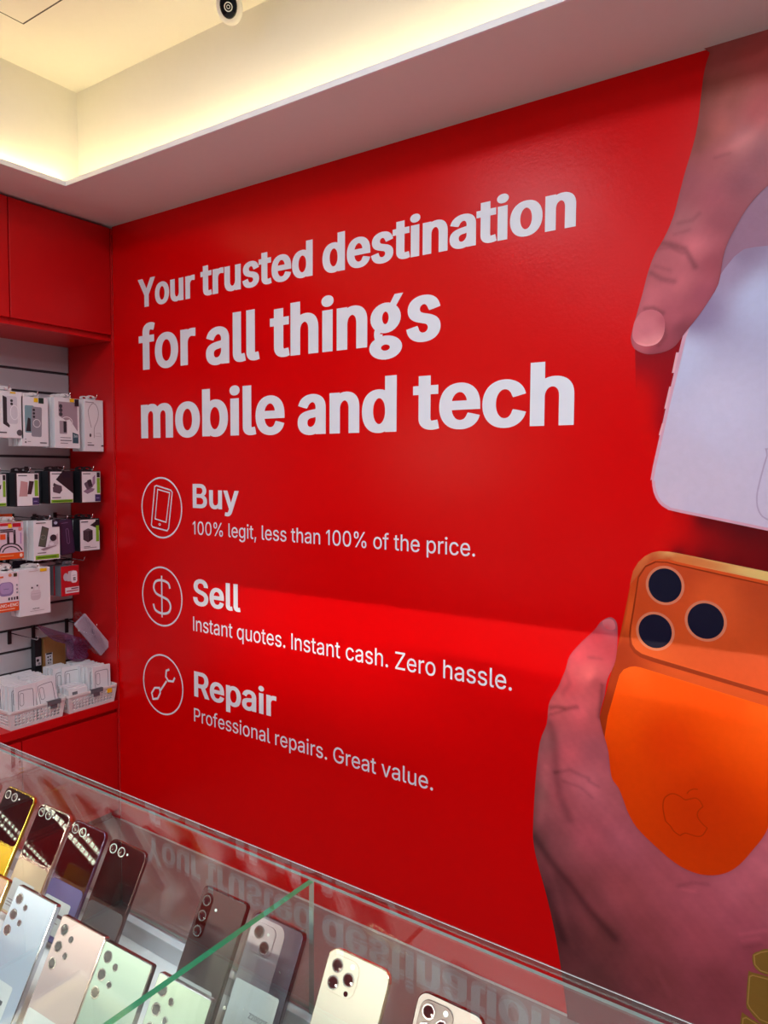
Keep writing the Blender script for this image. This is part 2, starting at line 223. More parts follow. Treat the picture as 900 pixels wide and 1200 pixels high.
# ------------------------------------------------------------------ lettering: outlines of each character, in 1/2000 em
GLYPH = json.loads(r'''{"%":[1352,[351,565,320,567,291,573,265,582,241,594,220,610,201,627,186,648,173,670,163,695,155,720,151,747,150,775,150,825,151,853,155,879,163,905,173,929,186,952,202,972,221,990,242,1005,265,1018,292,1027,320,1032,351,1034,382,1032,411,1027,437,1018,461,1005,482,990,500,972,515,952,528,929,538,905,545,879,550,853,551,825,551,775,550,747,545,720,538,695,528,670,515,648,499,627,481,610,460,594,437,582,411,573,382,567],[351,655,375,657,395,664,412,675,425,691,434,710,441,730,445,752,447,775,447,825,445,848,441,869,434,890,425,909,412,924,396,936,375,943,351,945,327,943,307,936,290,924,277,909,267,890,260,869,255,848,254,825,254,775,255,752,260,730,266,710,276,691,289,675,306,664,327,657],[1002,-19,971,-17,942,-12,916,-3,892,9,871,25,853,42,837,63,824,85,814,110,807,136,802,162,801,191,801,240,802,268,807,295,814,320,825,344,838,367,853,387,872,405,893,421,917,433,943,442,971,448,1002,449,1034,448,1062,442,1088,433,1112,421,1133,405,1151,387,1167,367,1179,344,1189,320,1196,295,1200,268,1202,240,1202,191,1200,162,1196,136,1189,110,1179,85,1166,63,1150,42,1132,25,1111,9,1088,-3,1062,-12,1033,-17],[1002,70,1026,72,1046,79,1063,90,1076,106,1086,125,1092,145,1097,167,1098,191,1098,240,1097,263,1093,285,1086,305,1076,324,1064,340,1047,351,1027,358,1002,361,979,358,958,351,942,340,928,324,918,305,911,285,907,263,905,240,905,191,907,167,911,145,918,125,928,106,941,90,957,79,978,72],[265,0,964,1017,1080,1017,381,0]],"+":[906,[395,68,395,727,510,727,510,68],[123,343,123,452,782,452,782,343]],",":[376,[75,-239,135,142,274,142,169,-239]],".":[376,[191,-9,172,-7,156,-2,140,6,126,18,114,32,106,47,101,64,99,82,101,100,106,117,114,133,126,147,140,158,156,167,172,172,191,173,209,172,226,167,241,158,255,147,267,133,275,117,280,100,282,82,280,64,275,47,267,32,255,18,241,6,226,-2,209,-7]],"0":[906,[453,-14,399,-10,348,2,302,21,260,48,222,82,189,124,161,172,138,227,119,288,106,355,98,429,96,508,98,587,106,661,120,728,138,790,162,845,190,893,223,934,261,969,303,996,349,1016,399,1027,453,1031,508,1027,558,1016,604,996,646,969,684,934,716,893,745,845,768,790,787,728,800,661,808,587,811,508,808,429,800,355,787,288,769,227,745,172,717,124,684,82,647,48,605,21,558,2,508,-10],[453,99,489,102,522,111,553,126,580,147,605,174,627,207,645,244,660,287,672,336,681,388,686,446,688,508,686,571,681,629,672,682,660,730,645,773,627,811,605,843,580,870,553,892,522,907,489,916,453,919,417,916,384,907,354,892,326,870,301,843,280,811,262,773,246,730,234,682,225,629,220,571,219,508,220,446,225,388,234,336,246,287,262,244,280,207,301,174,326,147,354,126,384,111,417,102]],"1":[906,[153,0,153,109,782,109,782,0],[552,1017,552,0,425,0,425,897,419,897,172,716,172,854,397,1017]],"2":[906,[128,0,128,95,468,457,496,487,521,515,544,541,564,565,582,588,598,610,611,632,621,653,630,674,636,697,639,719,640,743,639,769,634,794,626,816,615,837,601,856,585,872,567,886,546,898,524,907,500,914,474,918,447,919,419,918,392,913,367,905,344,895,324,882,306,866,291,848,278,827,267,804,260,779,255,753,254,724,131,724,134,768,141,810,154,849,172,885,195,917,221,946,252,971,286,992,323,1009,363,1021,405,1029,450,1031,494,1029,536,1022,575,1010,612,993,645,973,675,949,700,921,722,890,740,857,752,822,760,784,762,745,761,717,757,689,751,662,742,635,730,608,714,579,695,549,672,517,645,483,612,445,576,404,534,359,305,121,305,113,778,113,778,0]],"3":[906,[436,-14,390,-12,347,-5,305,5,265,19,228,38,195,60,166,85,140,115,119,147,103,183,93,222,87,264,219,264,222,238,230,215,240,194,253,174,269,157,287,142,308,129,330,118,355,110,381,104,408,101,437,100,468,101,497,105,524,112,550,122,574,134,595,149,613,166,629,186,642,208,651,233,656,260,658,290,657,317,652,343,643,368,632,392,617,414,598,434,576,452,549,467,519,479,484,488,445,493,402,495,313,495,313,598,576,897,576,904,139,904,139,1017,745,1017,745,921,423,557,423,578,477,580,527,577,574,567,617,552,655,531,689,506,718,478,742,445,761,409,775,371,783,331,786,290,783,246,775,206,761,168,741,132,716,100,687,71,654,46,617,25,576,8,533,-4,486,-11]],"4":[906,[79,211,79,317,494,1017,621,1017,217,332,217,325,826,325,826,211],[563,0,563,242,563,292,563,635,686,635,686,0]],"5":[906,[442,-14,398,-11,356,-5,317,7,280,22,246,42,216,65,189,91,166,120,147,152,133,186,124,223,119,261,244,261,248,238,254,217,264,197,276,178,291,161,307,145,326,132,347,121,369,111,392,105,417,101,442,100,472,102,501,107,527,116,552,129,575,145,596,163,613,185,628,209,640,235,649,263,654,293,656,324,654,356,648,387,640,415,627,442,612,467,594,489,573,508,549,524,524,537,496,546,467,552,436,554,410,553,385,550,360,544,335,537,311,527,290,517,272,505,256,492,135,505,192,1017,733,1017,733,904,301,904,268,603,272,603,290,617,310,629,331,640,355,650,380,657,406,663,432,666,459,667,493,666,526,661,557,653,588,642,616,628,643,611,667,592,690,571,710,546,729,520,744,492,758,462,768,430,776,397,780,363,782,326,779,279,771,233,757,191,738,151,714,115,686,83,653,54,617,30,578,11,535,-3,490,-11]],"A":[959,[33,0,403,1017,552,1017,926,0,790,0,574,605,564,635,553,668,541,704,528,744,514,789,499,839,482,895,464,957,490,957,472,894,455,838,440,787,426,742,413,702,401,666,390,633,381,605,170,0],[220,284,220,397,740,397,740,284]],"B":[912,[120,0,120,1017,482,1017,533,1015,579,1008,620,997,658,981,690,962,718,939,742,913,762,884,777,852,788,819,794,784,796,748,795,717,790,688,783,663,773,640,761,620,747,602,731,586,713,572,693,560,673,549,652,541,630,533,630,524,654,521,678,514,702,504,726,491,749,474,770,455,788,432,805,406,818,377,828,346,834,311,836,272,834,235,827,199,816,165,800,133,780,104,755,78,724,55,689,36,648,20,602,9,550,2,493,0],[249,114,490,114,545,117,591,125,630,140,660,159,682,184,698,211,708,240,711,273,709,299,704,323,696,346,685,368,671,388,653,406,634,422,611,436,586,447,559,455,529,460,496,462,249,462],[249,571,476,571,503,572,529,576,553,583,576,592,597,604,616,618,632,634,646,653,657,673,666,695,670,719,672,744,669,777,660,806,646,833,625,858,599,878,565,892,526,901,480,903,249,903]],"C":[1020,[535,-14,471,-10,410,2,353,22,300,50,252,85,209,127,171,175,139,230,114,292,95,358,84,431,81,508,84,586,95,658,114,725,139,786,171,841,209,890,252,932,300,967,353,995,410,1015,471,1027,535,1031,573,1030,610,1025,646,1018,680,1009,714,996,746,981,776,963,804,942,830,919,854,894,876,867,896,837,912,805,926,771,937,735,946,696,817,696,810,722,801,746,791,768,779,789,765,808,750,826,733,842,715,857,695,870,675,881,653,890,631,898,607,904,584,908,559,911,535,912,489,909,446,900,405,885,367,864,332,838,301,807,273,770,250,728,231,680,218,628,210,570,207,508,210,446,218,389,231,337,250,289,274,247,301,210,333,179,368,153,406,132,446,118,489,109,535,106,559,107,584,109,607,114,631,120,653,128,675,137,695,148,715,161,733,176,750,192,765,209,779,229,791,250,801,272,810,296,817,321,946,321,938,283,927,247,913,213,896,181,877,152,855,124,831,99,805,76,776,55,746,37,715,22,681,9,646,-1,610,-8,573,-12]],"E":[837,[120,0,120,1017,745,1017,745,903,249,903,249,572,711,572,711,457,249,457,249,114,750,114,750,0]],"G":[1041,[537,-14,472,-10,410,2,352,22,299,50,250,85,207,127,170,176,138,231,113,292,95,359,84,431,81,508,84,586,95,658,113,725,138,786,170,841,207,890,250,932,298,967,350,995,407,1015,466,1027,530,1031,570,1030,608,1025,645,1018,681,1007,715,994,747,978,778,960,806,939,833,915,857,890,879,862,898,833,915,801,929,768,940,734,948,697,816,697,807,721,798,744,787,766,774,786,761,805,746,823,730,839,712,854,694,867,674,879,653,889,631,897,607,903,583,908,557,911,531,912,486,909,444,900,404,885,366,865,332,839,301,807,273,770,250,728,231,680,218,628,210,570,207,508,210,446,218,389,231,337,250,290,274,247,301,211,333,179,368,153,407,132,448,118,491,109,537,106,579,108,618,115,655,126,689,142,720,163,748,187,772,215,792,247,809,282,820,320,827,361,830,405,869,398,565,398,565,511,956,511,956,400,953,339,942,283,925,230,902,182,872,138,837,99,798,66,753,38,704,15,652,-1,596,-10]],"I":[601,[62,0,62,114,236,114,236,903,62,903,62,1017,539,1017,539,903,365,903,365,114,539,114,539,0]],"N":[1047,[120,0,120,1017,272,1017,686,365,695,352,704,337,714,320,726,301,737,281,749,260,762,237,775,213,788,189,801,163,815,137,828,110,810,107,807,135,805,163,803,190,801,216,800,243,799,268,799,292,798,314,798,390,798,1017,927,1017,927,0,774,0,404,580,355,661,341,684,327,708,312,734,296,762,215,904,238,907,244,767,249,656,250,582,250,0]],"P":[889,[120,0,120,1017,470,1017,527,1015,578,1007,624,993,665,975,701,952,732,925,758,894,779,859,796,822,808,782,815,740,817,695,815,651,808,609,796,569,779,531,758,496,732,465,701,438,665,414,624,396,578,382,527,374,470,371,219,371,219,485,465,485,503,487,537,492,568,500,594,512,617,527,637,545,653,565,666,587,676,612,683,638,688,666,689,695,688,725,683,752,676,779,666,803,653,825,637,845,617,862,594,877,567,889,537,897,502,902,464,904,249,904,249,0]],"R":[898,[120,0,120,1017,472,1017,528,1015,579,1007,625,995,666,977,702,955,733,929,759,900,781,866,797,830,809,790,816,748,819,704,816,660,809,618,797,579,781,543,759,510,733,481,702,456,666,434,625,417,579,405,528,398,472,395,193,395,193,510,467,510,505,512,539,516,569,523,595,534,618,547,638,562,654,580,667,601,677,624,685,649,689,675,690,704,689,733,685,761,677,786,667,809,654,831,638,849,618,865,595,879,568,890,538,898,504,903,466,904,249,904,249,0],[706,0,460,458,606,458,856,0]],"S":[893,[447,-18,394,-15,344,-9,298,3,255,18,216,38,182,62,153,89,128,120,107,154,92,191,82,231,76,273,209,273,213,245,221,219,232,196,247,175,265,157,285,142,308,128,333,117,360,109,388,103,417,100,447,98,481,100,513,104,543,111,572,121,598,133,621,147,641,164,659,184,673,205,683,228,689,252,691,279,689,302,684,323,676,341,664,358,649,373,632,386,613,398,592,409,568,419,543,428,517,437,490,445,367,479,308,498,255,521,210,548,172,578,142,613,121,652,108,696,104,745,107,787,115,826,130,862,150,896,175,926,204,953,238,976,275,996,316,1011,360,1022,406,1029,454,1031,503,1029,549,1022,592,1011,632,995,669,976,701,953,730,927,754,897,774,865,788,831,798,794,802,756,675,756,667,792,653,824,632,851,604,875,571,893,535,906,494,914,450,917,418,916,388,912,360,905,335,896,311,884,290,870,272,854,257,836,245,817,237,796,232,774,230,751,232,726,238,704,248,684,262,667,279,652,297,638,317,626,339,616,361,607,383,599,404,593,425,587,529,559,551,552,574,545,598,537,623,527,648,516,672,504,695,491,717,475,738,458,757,439,774,418,789,395,801,370,810,341,815,311,817,277,814,237,806,198,792,161,773,127,749,95,720,67,686,42,647,21,603,4,555,-8,503,-15]],"Y":[944,[407,0,407,417,33,1017,182,1017,384,689,401,662,416,635,431,610,445,584,458,558,471,528,485,496,499,461,447,461,461,497,475,529,489,559,502,586,516,611,530,637,545,663,561,689,762,1017,910,1017,536,417,536,0]],"Z":[877,[83,0,83,93,547,770,563,793,579,815,595,838,612,861,629,884,647,906,664,929,681,951,696,909,665,907,633,906,602,905,571,904,539,904,508,904,477,903,446,903,81,903,81,1017,793,1017,793,923,337,257,320,233,303,209,286,185,268,161,195,66,180,109,211,110,242,111,273,112,304,113,335,113,366,114,397,114,428,114,799,114,799,0]],"a":[778,[320,-17,285,-15,251,-10,219,-2,189,10,161,25,136,43,114,65,95,89,80,117,69,147,63,180,61,216,62,247,67,275,75,300,86,322,100,341,116,358,135,373,155,386,177,397,200,407,225,415,251,421,277,427,303,432,330,436,356,440,467,453,487,456,505,460,519,464,531,470,540,477,546,485,550,496,551,509,551,513,550,536,547,557,541,576,533,593,523,609,511,622,496,634,480,644,461,652,440,657,417,661,391,662,365,661,341,657,319,652,298,645,280,635,263,625,248,614,235,602,224,588,214,575,206,561,200,548,82,582,97,615,114,644,134,670,157,692,182,711,209,727,236,740,266,751,296,759,327,764,357,768,388,769,409,768,431,766,454,763,478,759,502,752,526,744,549,733,572,721,593,705,612,687,629,665,645,640,657,612,666,580,671,543,673,503,673,0,553,0,553,104,545,104,537,90,528,77,517,63,504,49,489,36,472,23,452,12,431,2,407,-6,380,-12,351,-16],[341,91,374,92,404,97,431,106,456,117,478,132,497,148,513,166,527,186,537,208,545,230,550,253,551,276,551,380,546,375,539,371,530,367,519,364,506,361,493,357,478,354,463,352,400,342,351,336,329,333,309,329,288,323,269,317,250,310,234,301,219,290,207,279,197,265,189,249,185,230,184,210,185,191,189,174,195,158,204,144,215,132,228,121,243,112,259,104,278,98,298,94,318,92]],"b":[849,[459,-16,426,-15,396,-10,369,-3,345,8,324,20,305,33,289,47,276,62,264,78,253,92,244,105,236,117,224,117,224,0,105,0,105,1017,227,1017,227,638,236,638,244,650,253,663,263,677,275,691,288,706,304,720,322,733,343,745,366,756,393,763,424,767,458,769,504,766,548,757,588,742,626,721,660,695,691,663,717,627,740,585,757,539,770,489,778,435,780,378,778,319,770,265,758,215,740,169,718,127,691,91,661,59,626,32,589,11,548,-4,505,-13],[440,94,474,96,505,103,533,115,559,131,581,152,601,175,618,203,632,233,642,266,650,302,655,339,656,379,655,418,650,455,643,490,632,522,618,552,602,579,582,603,560,623,534,639,506,650,475,657,440,660,407,657,376,651,348,640,322,624,300,605,280,582,264,555,250,526,239,493,231,458,227,420,225,379,227,338,232,299,239,263,250,230,264,200,281,173,301,150,323,130,349,114,377,103,407,96]],"c":[791,[414,-16,365,-13,318,-4,274,11,234,33,197,60,164,92,136,128,112,170,93,216,79,265,71,318,68,375,71,432,79,486,93,536,112,582,136,624,164,661,197,693,234,720,274,741,318,757,365,766,414,769,442,768,469,765,495,761,520,754,544,746,567,736,589,725,610,712,630,697,648,681,665,663,680,644,693,623,705,601,715,578,723,554,606,524,601,538,595,552,589,566,581,578,572,590,562,601,551,612,540,621,527,630,514,638,499,644,484,650,468,654,451,657,433,659,414,660,379,657,346,650,316,638,290,620,267,599,247,575,230,547,217,517,206,484,199,449,194,413,193,375,194,338,199,302,206,268,217,235,230,204,247,177,267,153,290,132,316,115,346,103,379,95,414,93,433,94,452,95,469,99,485,103,501,109,515,115,529,123,541,132,553,142,564,153,574,165,583,177,591,191,598,205,604,219,608,234,726,205,718,180,708,156,696,133,682,112,667,93,650,75,632,58,612,43,591,29,569,17,546,7,521,-1,496,-8,470,-13,442,-15]],"d":[849,[391,-16,345,-13,301,-4,261,11,223,32,189,59,158,91,132,127,109,169,91,215,79,265,71,319,68,378,71,435,79,489,92,539,110,585,132,627,159,663,189,695,224,721,261,742,302,757,345,766,391,769,425,767,455,763,482,756,506,745,527,733,545,720,561,706,575,691,586,677,597,663,605,650,612,638,621,638,621,1017,744,1017,744,0,625,0,625,117,613,117,606,105,597,92,586,78,574,62,560,47,544,33,525,20,505,8,481,-3,454,-10,424,-15],[409,94,442,96,473,103,501,114,526,130,549,150,568,173,585,200,599,230,610,263,617,299,622,338,623,379,622,420,617,458,610,493,599,526,586,555,569,582,549,605,527,624,501,640,473,651,442,657,409,660,375,657,343,650,315,639,289,623,267,603,247,579,230,552,217,522,206,490,199,455,194,418,193,379,194,339,199,302,206,266,217,233,231,203,248,175,267,152,290,131,316,115,344,103,375,96]],"e":[808,[424,-16,371,-13,321,-4,276,11,234,33,196,60,163,92,135,128,111,170,92,215,79,265,71,317,68,374,71,430,79,483,92,533,111,579,134,622,162,659,194,691,230,719,270,741,314,756,360,766,410,769,441,768,472,764,502,757,532,748,560,736,588,721,614,703,638,682,661,657,681,630,699,598,714,564,726,525,735,483,740,438,742,388,742,339,150,339,150,442,676,442,619,404,618,441,613,475,606,507,595,537,582,564,566,589,547,610,525,628,501,642,473,652,443,658,410,660,377,658,346,652,318,641,293,627,270,609,249,588,232,565,218,539,206,511,198,483,193,453,192,422,192,355,194,315,199,277,208,243,221,212,237,185,256,161,277,140,302,123,329,109,359,100,391,94,425,92,447,93,468,96,488,100,507,105,525,113,542,122,557,133,571,145,583,160,594,175,603,192,611,211,730,182,720,153,706,126,690,102,670,79,648,58,623,39,595,23,565,9,533,-2,499,-10,462,-15]],"f":[507,[456,759,456,654,13,654,13,759],[161,0,161,863,163,894,169,923,178,948,191,972,207,992,226,1010,247,1025,270,1038,295,1047,321,1054,348,1058,375,1060,395,1059,413,1058,430,1056,445,1054,458,1051,469,1048,478,1045,485,1042,455,937,430,944,421,946,412,947,401,948,389,948,363,946,341,941,323,932,309,920,298,904,290,885,285,863,283,837,283,0]],"g":[850,[414,-301,373,-300,335,-296,300,-289,268,-279,238,-267,211,-254,186,-238,165,-220,145,-201,128,-181,113,-160,101,-139,203,-81,211,-93,221,-106,231,-119,243,-132,256,-145,272,-156,289,-167,309,-177,331,-184,355,-190,383,-193,414,-195,458,-192,498,-184,533,-170,564,-150,590,-125,608,-93,619,-56,623,-12,623,137,612,137,605,124,596,111,585,97,573,83,560,69,544,55,525,43,505,31,481,22,454,15,424,11,390,10,345,12,303,20,263,34,225,53,191,78,160,107,133,141,110,180,92,224,79,272,71,325,68,382,71,439,79,492,92,541,110,587,133,627,159,664,190,695,225,721,263,742,303,757,346,766,392,769,426,767,456,763,483,756,507,746,528,734,546,721,563,707,576,692,588,677,599,663,608,650,615,638,626,638,626,759,745,759,745,-18,742,-65,734,-108,720,-146,701,-180,676,-209,649,-234,617,-255,581,-272,542,-285,502,-294,459,-299],[410,118,443,120,474,126,502,136,527,150,550,168,569,189,586,214,600,242,611,273,619,308,623,345,625,385,623,425,619,461,611,496,600,528,586,557,570,583,550,605,528,624,503,640,474,651,443,657,410,660,376,657,344,650,316,639,290,623,267,603,248,580,231,554,217,525,206,493,199,459,194,423,193,385,194,346,199,310,207,276,217,245,231,217,248,192,268,170,291,152,316,137,345,126,376,120]],"h":[820,[227,453,227,0,105,0,105,1017,227,1017,227,575,205,575,224,623,247,664,274,698,304,724,338,744,374,758,413,766,455,769,492,767,527,761,560,751,590,737,618,719,642,697,663,671,681,642,696,608,706,569,712,527,714,481,714,0,592,0,592,470,589,512,580,549,566,582,546,609,521,630,491,646,458,655,420,658,393,657,368,652,344,645,322,635,301,622,283,606,266,587,253,565,242,541,234,515,229,485]],"i":[333,[105,0,105,759,227,759,227,0],[167,886,150,887,135,892,121,899,108,909,97,922,89,935,84,950,83,966,84,983,89,998,97,1011,108,1024,121,1034,135,1042,150,1046,167,1047,184,1046,200,1042,215,1034,228,1024,239,1011,246,998,251,983,253,966,251,950,246,935,239,922,228,909,215,899,200,892,184,887]],"l":[378,[279,-5,237,-2,202,6,172,21,148,40,129,65,116,95,108,129,105,169,105,1017,227,1017,227,197,228,173,231,153,235,137,240,125,248,116,260,109,274,105,292,104,321,105,339,109,361,5,323,-2,312,-3,301,-4,290,-5]],"m":[1220,[105,0,105,759,224,759,225,591,215,591,224,620,235,646,249,670,265,692,283,711,302,727,322,741,344,752,367,761,390,767,414,771,438,772,478,769,514,760,546,744,575,721,598,694,618,663,632,628,642,589,625,589,633,616,644,642,658,665,674,686,693,706,714,723,737,737,761,750,788,760,815,767,844,771,873,772,906,770,937,765,966,756,994,744,1020,727,1043,708,1064,684,1081,657,1095,626,1106,591,1112,553,1114,510,1114,0,991,0,991,507,989,546,980,578,965,605,945,625,921,641,895,652,867,659,837,661,812,660,789,656,768,649,748,639,731,628,715,614,702,598,691,580,682,561,676,540,672,518,671,494,671,0,548,0,548,520,546,550,538,577,524,601,506,622,483,639,458,651,430,659,399,661,377,660,356,656,335,649,315,640,296,628,280,614,265,598,252,578,241,557,233,532,229,505,227,476,227,0]],"n":[819,[227,453,227,0,105,0,105,759,223,759,224,575,205,575,224,623,247,664,274,698,304,724,338,744,374,758,413,766,455,769,492,767,527,761,560,751,590,737,617,719,642,697,663,671,681,642,696,608,706,569,712,527,714,481,714,0,592,0,592,470,589,512,580,549,566,582,546,609,521,630,491,646,458,655,420,658,393,657,368,652,344,645,322,635,301,622,283,606,266,587,253,565,242,541,234,515,229,485]],"o":[830,[414,-16,365,-13,318,-4,274,11,234,33,197,60,164,92,136,128,112,170,93,216,79,265,71,318,68,375,71,432,79,486,93,536,112,582,136,624,164,661,197,693,234,720,274,741,318,757,365,766,414,769,465,766,512,757,556,741,597,720,634,693,667,661,695,624,719,582,738,536,751,486,759,432,762,375,759,318,751,265,738,216,719,170,695,128,667,92,634,60,597,33,556,11,512,-4,465,-13],[414,93,451,95,484,103,514,115,540,132,564,153,584,177,601,204,614,235,625,268,632,302,637,338,638,375,637,412,632,448,625,483,614,516,601,547,584,575,564,599,540,620,514,638,484,650,451,657,414,660,379,657,346,650,316,638,290,620,267,599,247,575,230,547,217,517,206,484,199,449,194,413,193,375,194,338,199,302,206,268,217,235,230,204,247,177,267,153,290,132,316,115,346,103,379,95]],"p":[849,[105,-285,105,759,224,759,224,638,236,638,244,650,253,663,263,677,274,691,288,706,304,720,322,733,343,745,366,756,393,763,424,767,458,769,504,766,548,757,588,742,626,721,660,695,691,663,717,627,740,585,757,539,770,489,778,435,780,378,778,319,770,265,758,215,740,169,718,127,691,91,661,59,626,32,589,11,548,-4,505,-13,459,-16,426,-15,396,-10,369,-3,345,8,324,20,306,33,290,47,276,62,264,78,253,92,244,105,236,117,227,117,227,-285],[440,94,474,96,505,103,533,115,559,131,581,152,601,175,618,203,632,233,642,266,650,302,655,339,656,379,655,418,650,455,643,490,632,522,618,552,602,579,582,603,560,623,534,639,506,650,475,657,440,660,407,657,376,651,348,640,322,624,300,605,280,582,264,555,250,526,239,493,231,458,227,420,225,379,227,338,232,299,239,263,250,230,264,200,281,173,301,150,323,130,349,114,377,103,407,96]],"q":[849,[744,-285,621,-285,621,117,612,117,605,105,596,92,585,78,574,62,560,47,544,33,525,20,505,8,481,-3,454,-10,424,-15,391,-16,345,-13,301,-4,261,11,223,32,189,59,158,91,132,127,109,169,91,215,79,265,71,319,68,378,71,435,79,489,92,539,110,585,132,627,159,663,189,695,224,721,261,742,302,757,345,766,391,769,425,767,455,763,482,756,506,745,527,733,545,720,561,706,575,691,586,677,597,663,606,650,613,638,625,638,625,759,744,759],[409,94,442,96,473,103,501,114,526,130,549,150,568,173,585,200,599,230,610,263,617,299,622,338,623,379,622,420,617,458,610,493,599,526,586,555,569,582,549,605,527,624,501,640,473,651,442,657,409,660,375,657,343,650,315,639,289,623,267,603,247,579,230,552,217,522,206,490,199,455,194,418,193,379,194,339,199,302,206,266,217,233,231,203,248,175,267,152,290,131,316,115,344,103,375,96]],"r":[518,[105,0,105,759,223,759,223,642,231,642,243,669,260,694,280,715,305,734,332,750,362,761,393,767,426,770,459,769,487,767,487,645,460,649,449,650,438,651,426,651,414,651,388,650,363,646,340,639,318,629,298,617,280,603,265,586,252,567,241,546,233,524,229,500,227,474,227,0]],"s":[730,[364,-16,326,-15,290,-11,256,-3,224,7,195,20,169,36,145,54,124,76,105,100,91,127,79,156,71,188,188,213,197,184,210,159,227,137,248,121,272,108,300,98,330,93,363,91,400,93,434,99,463,110,489,125,510,142,524,162,533,183,536,206,534,225,529,242,520,257,508,271,492,284,473,294,450,303,424,310,298,340,250,354,208,371,173,392,144,416,122,444,106,475,97,509,94,548,96,579,103,609,114,637,130,663,150,687,173,707,200,726,230,741,263,753,298,762,335,767,374,769,412,767,446,763,478,755,508,745,534,732,558,716,579,699,598,678,614,656,628,632,639,607,648,580,536,554,528,575,516,595,502,614,485,631,464,646,439,657,409,663,375,665,342,663,312,657,286,647,262,634,242,617,228,598,220,577,217,554,219,534,225,516,234,500,248,487,265,474,287,464,313,454,343,446,459,419,507,405,549,387,584,367,612,343,634,315,650,285,659,251,662,213,660,181,653,150,641,121,625,94,604,70,580,48,552,29,520,13,485,0,447,-9,407,-15]],"t":[455,[408,759,408,654,13,654,13,759],[130,942,252,942,252,195,253,172,257,152,263,136,272,123,284,113,299,105,318,101,341,100,370,102,404,107,426,3,417,1,406,-2,395,-4,384,-5,372,-7,360,-8,348,-8,337,-8,290,-5,249,5,214,20,184,43,160,71,143,104,133,142,130,186]],"u":[820,[365,-10,328,-8,293,-2,260,8,230,22,202,39,178,61,156,87,138,117,124,152,113,190,107,232,105,278,105,759,227,759,227,288,230,246,239,209,253,177,274,150,299,128,329,113,362,103,400,100,427,102,452,106,476,114,498,124,519,137,537,153,553,172,567,194,578,218,586,245,590,274,592,305,592,759,714,759,714,0,596,0,596,184,615,184,595,135,572,93,545,60,514,34,480,15,444,1,406,-7]],"v":[778,[325,0,35,759,169,759,330,310,343,276,354,242,364,208,374,174,383,140,392,107,402,74,411,42,368,42,378,74,387,107,397,140,406,174,415,208,425,242,436,276,448,310,610,759,743,759,453,0]],"y":[778,[95,-277,123,-171,143,-175,160,-178,177,-180,193,-180,208,-178,222,-174,235,-168,248,-159,260,-148,272,-134,282,-116,292,-95,301,-71,325,-3,35,759,169,759,330,310,343,276,354,241,364,207,374,173,383,140,392,107,401,74,411,42,367,42,377,74,386,107,396,140,405,174,415,208,425,242,436,276,448,310,610,759,743,759,408,-116,396,-144,383,-170,369,-193,353,-214,336,-232,318,-248,299,-261,279,-271,257,-280,234,-286,209,-289,183,-290,168,-290,154,-289,141,-288,129,-286,118,-284,109,-282,101,-280]]," ":[376]}''')
CAP = 1017.0
GLYPH['I'] = [310, [95, 0, 215, 0, 215, 1017, 95, 1017]]
GLYPH['1'] = [560, [270, 0, 388, 0, 388, 1017, 285, 1017, 75, 850, 75, 720, 270, 870]]
def loops_of(ch): return [[(l[i], l[i+1]) for i in range(0, len(l), 2)] for l in GLYPH[ch][1:]]
def clean(polys):            # one clean sheet of triangles covering every polygon
    pts = []; faces = []
    for l in polys: faces.append(list(range(len(pts), len(pts)+len(l)))); pts += [Vector(p) for p in l]
    v, e, f, *_ = delaunay_2d_cdt(pts, [], faces, 1, 1e-4)
    V = np.array([(p.x, p.y) for p in v]); cen = np.array([V[list(q)].mean(0) for q in f]); keep = np.zeros(len(f), bool)
    for l in polys:
        c = np.zeros(len(f), bool)
        for i in range(len(l)):
            (ax, ay), (bx, by) = l[i-1], l[i]
            if ay != by: c ^= ((ay > cen[:, 1]) != (by > cen[:, 1])) & (cen[:, 0] < (bx-ax)*(cen[:, 1]-ay)/(by-ay)+ax)
        keep |= c
    return [(p.x, p.y) for p in v], [list(q) for q, k in zip(f, keep) if k]
def fill(loops):             # a character's outline with its holes left open
    pts = []; edges = []
    for l in loops: o = len(pts); edges += [(o+i, o+(i+1) % len(l)) for i in range(len(l))]; pts += [Vector(p) for p in l]
    v, e, f, *_ = delaunay_2d_cdt(pts, edges, [], 0, 1e-4); keep = []
    def inside(l, cx, cy):
        c = False
        for i in range(len(l)):
            (ax, ay), (bx, by) = l[i-1], l[i]
            if (ay > cy) != (by > cy) and cx < (bx-ax)*(cy-ay)/(by-ay)+ax: c = not c
        return c
    hole = [any(m is not l and all(inside(m, *p) for p in l) for m in loops) for l in loops]
    for q in f:
        cx = sum(v[i].x for i in q)/len(q); cy = sum(v[i].y for i in q)/len(q)
        got = [h for l, h in zip(loops, hole) if inside(l, cx, cy)]
        if got and not any(got): keep.append(list(q))
    return [(p.x, p.y) for p in v], keep
ccw = lambda q: q if sum(q[i-1][0]*q[i][1]-q[i][0]*q[i-1][1] for i in range(len(q))) > 0 else q[::-1]
_gc = {}
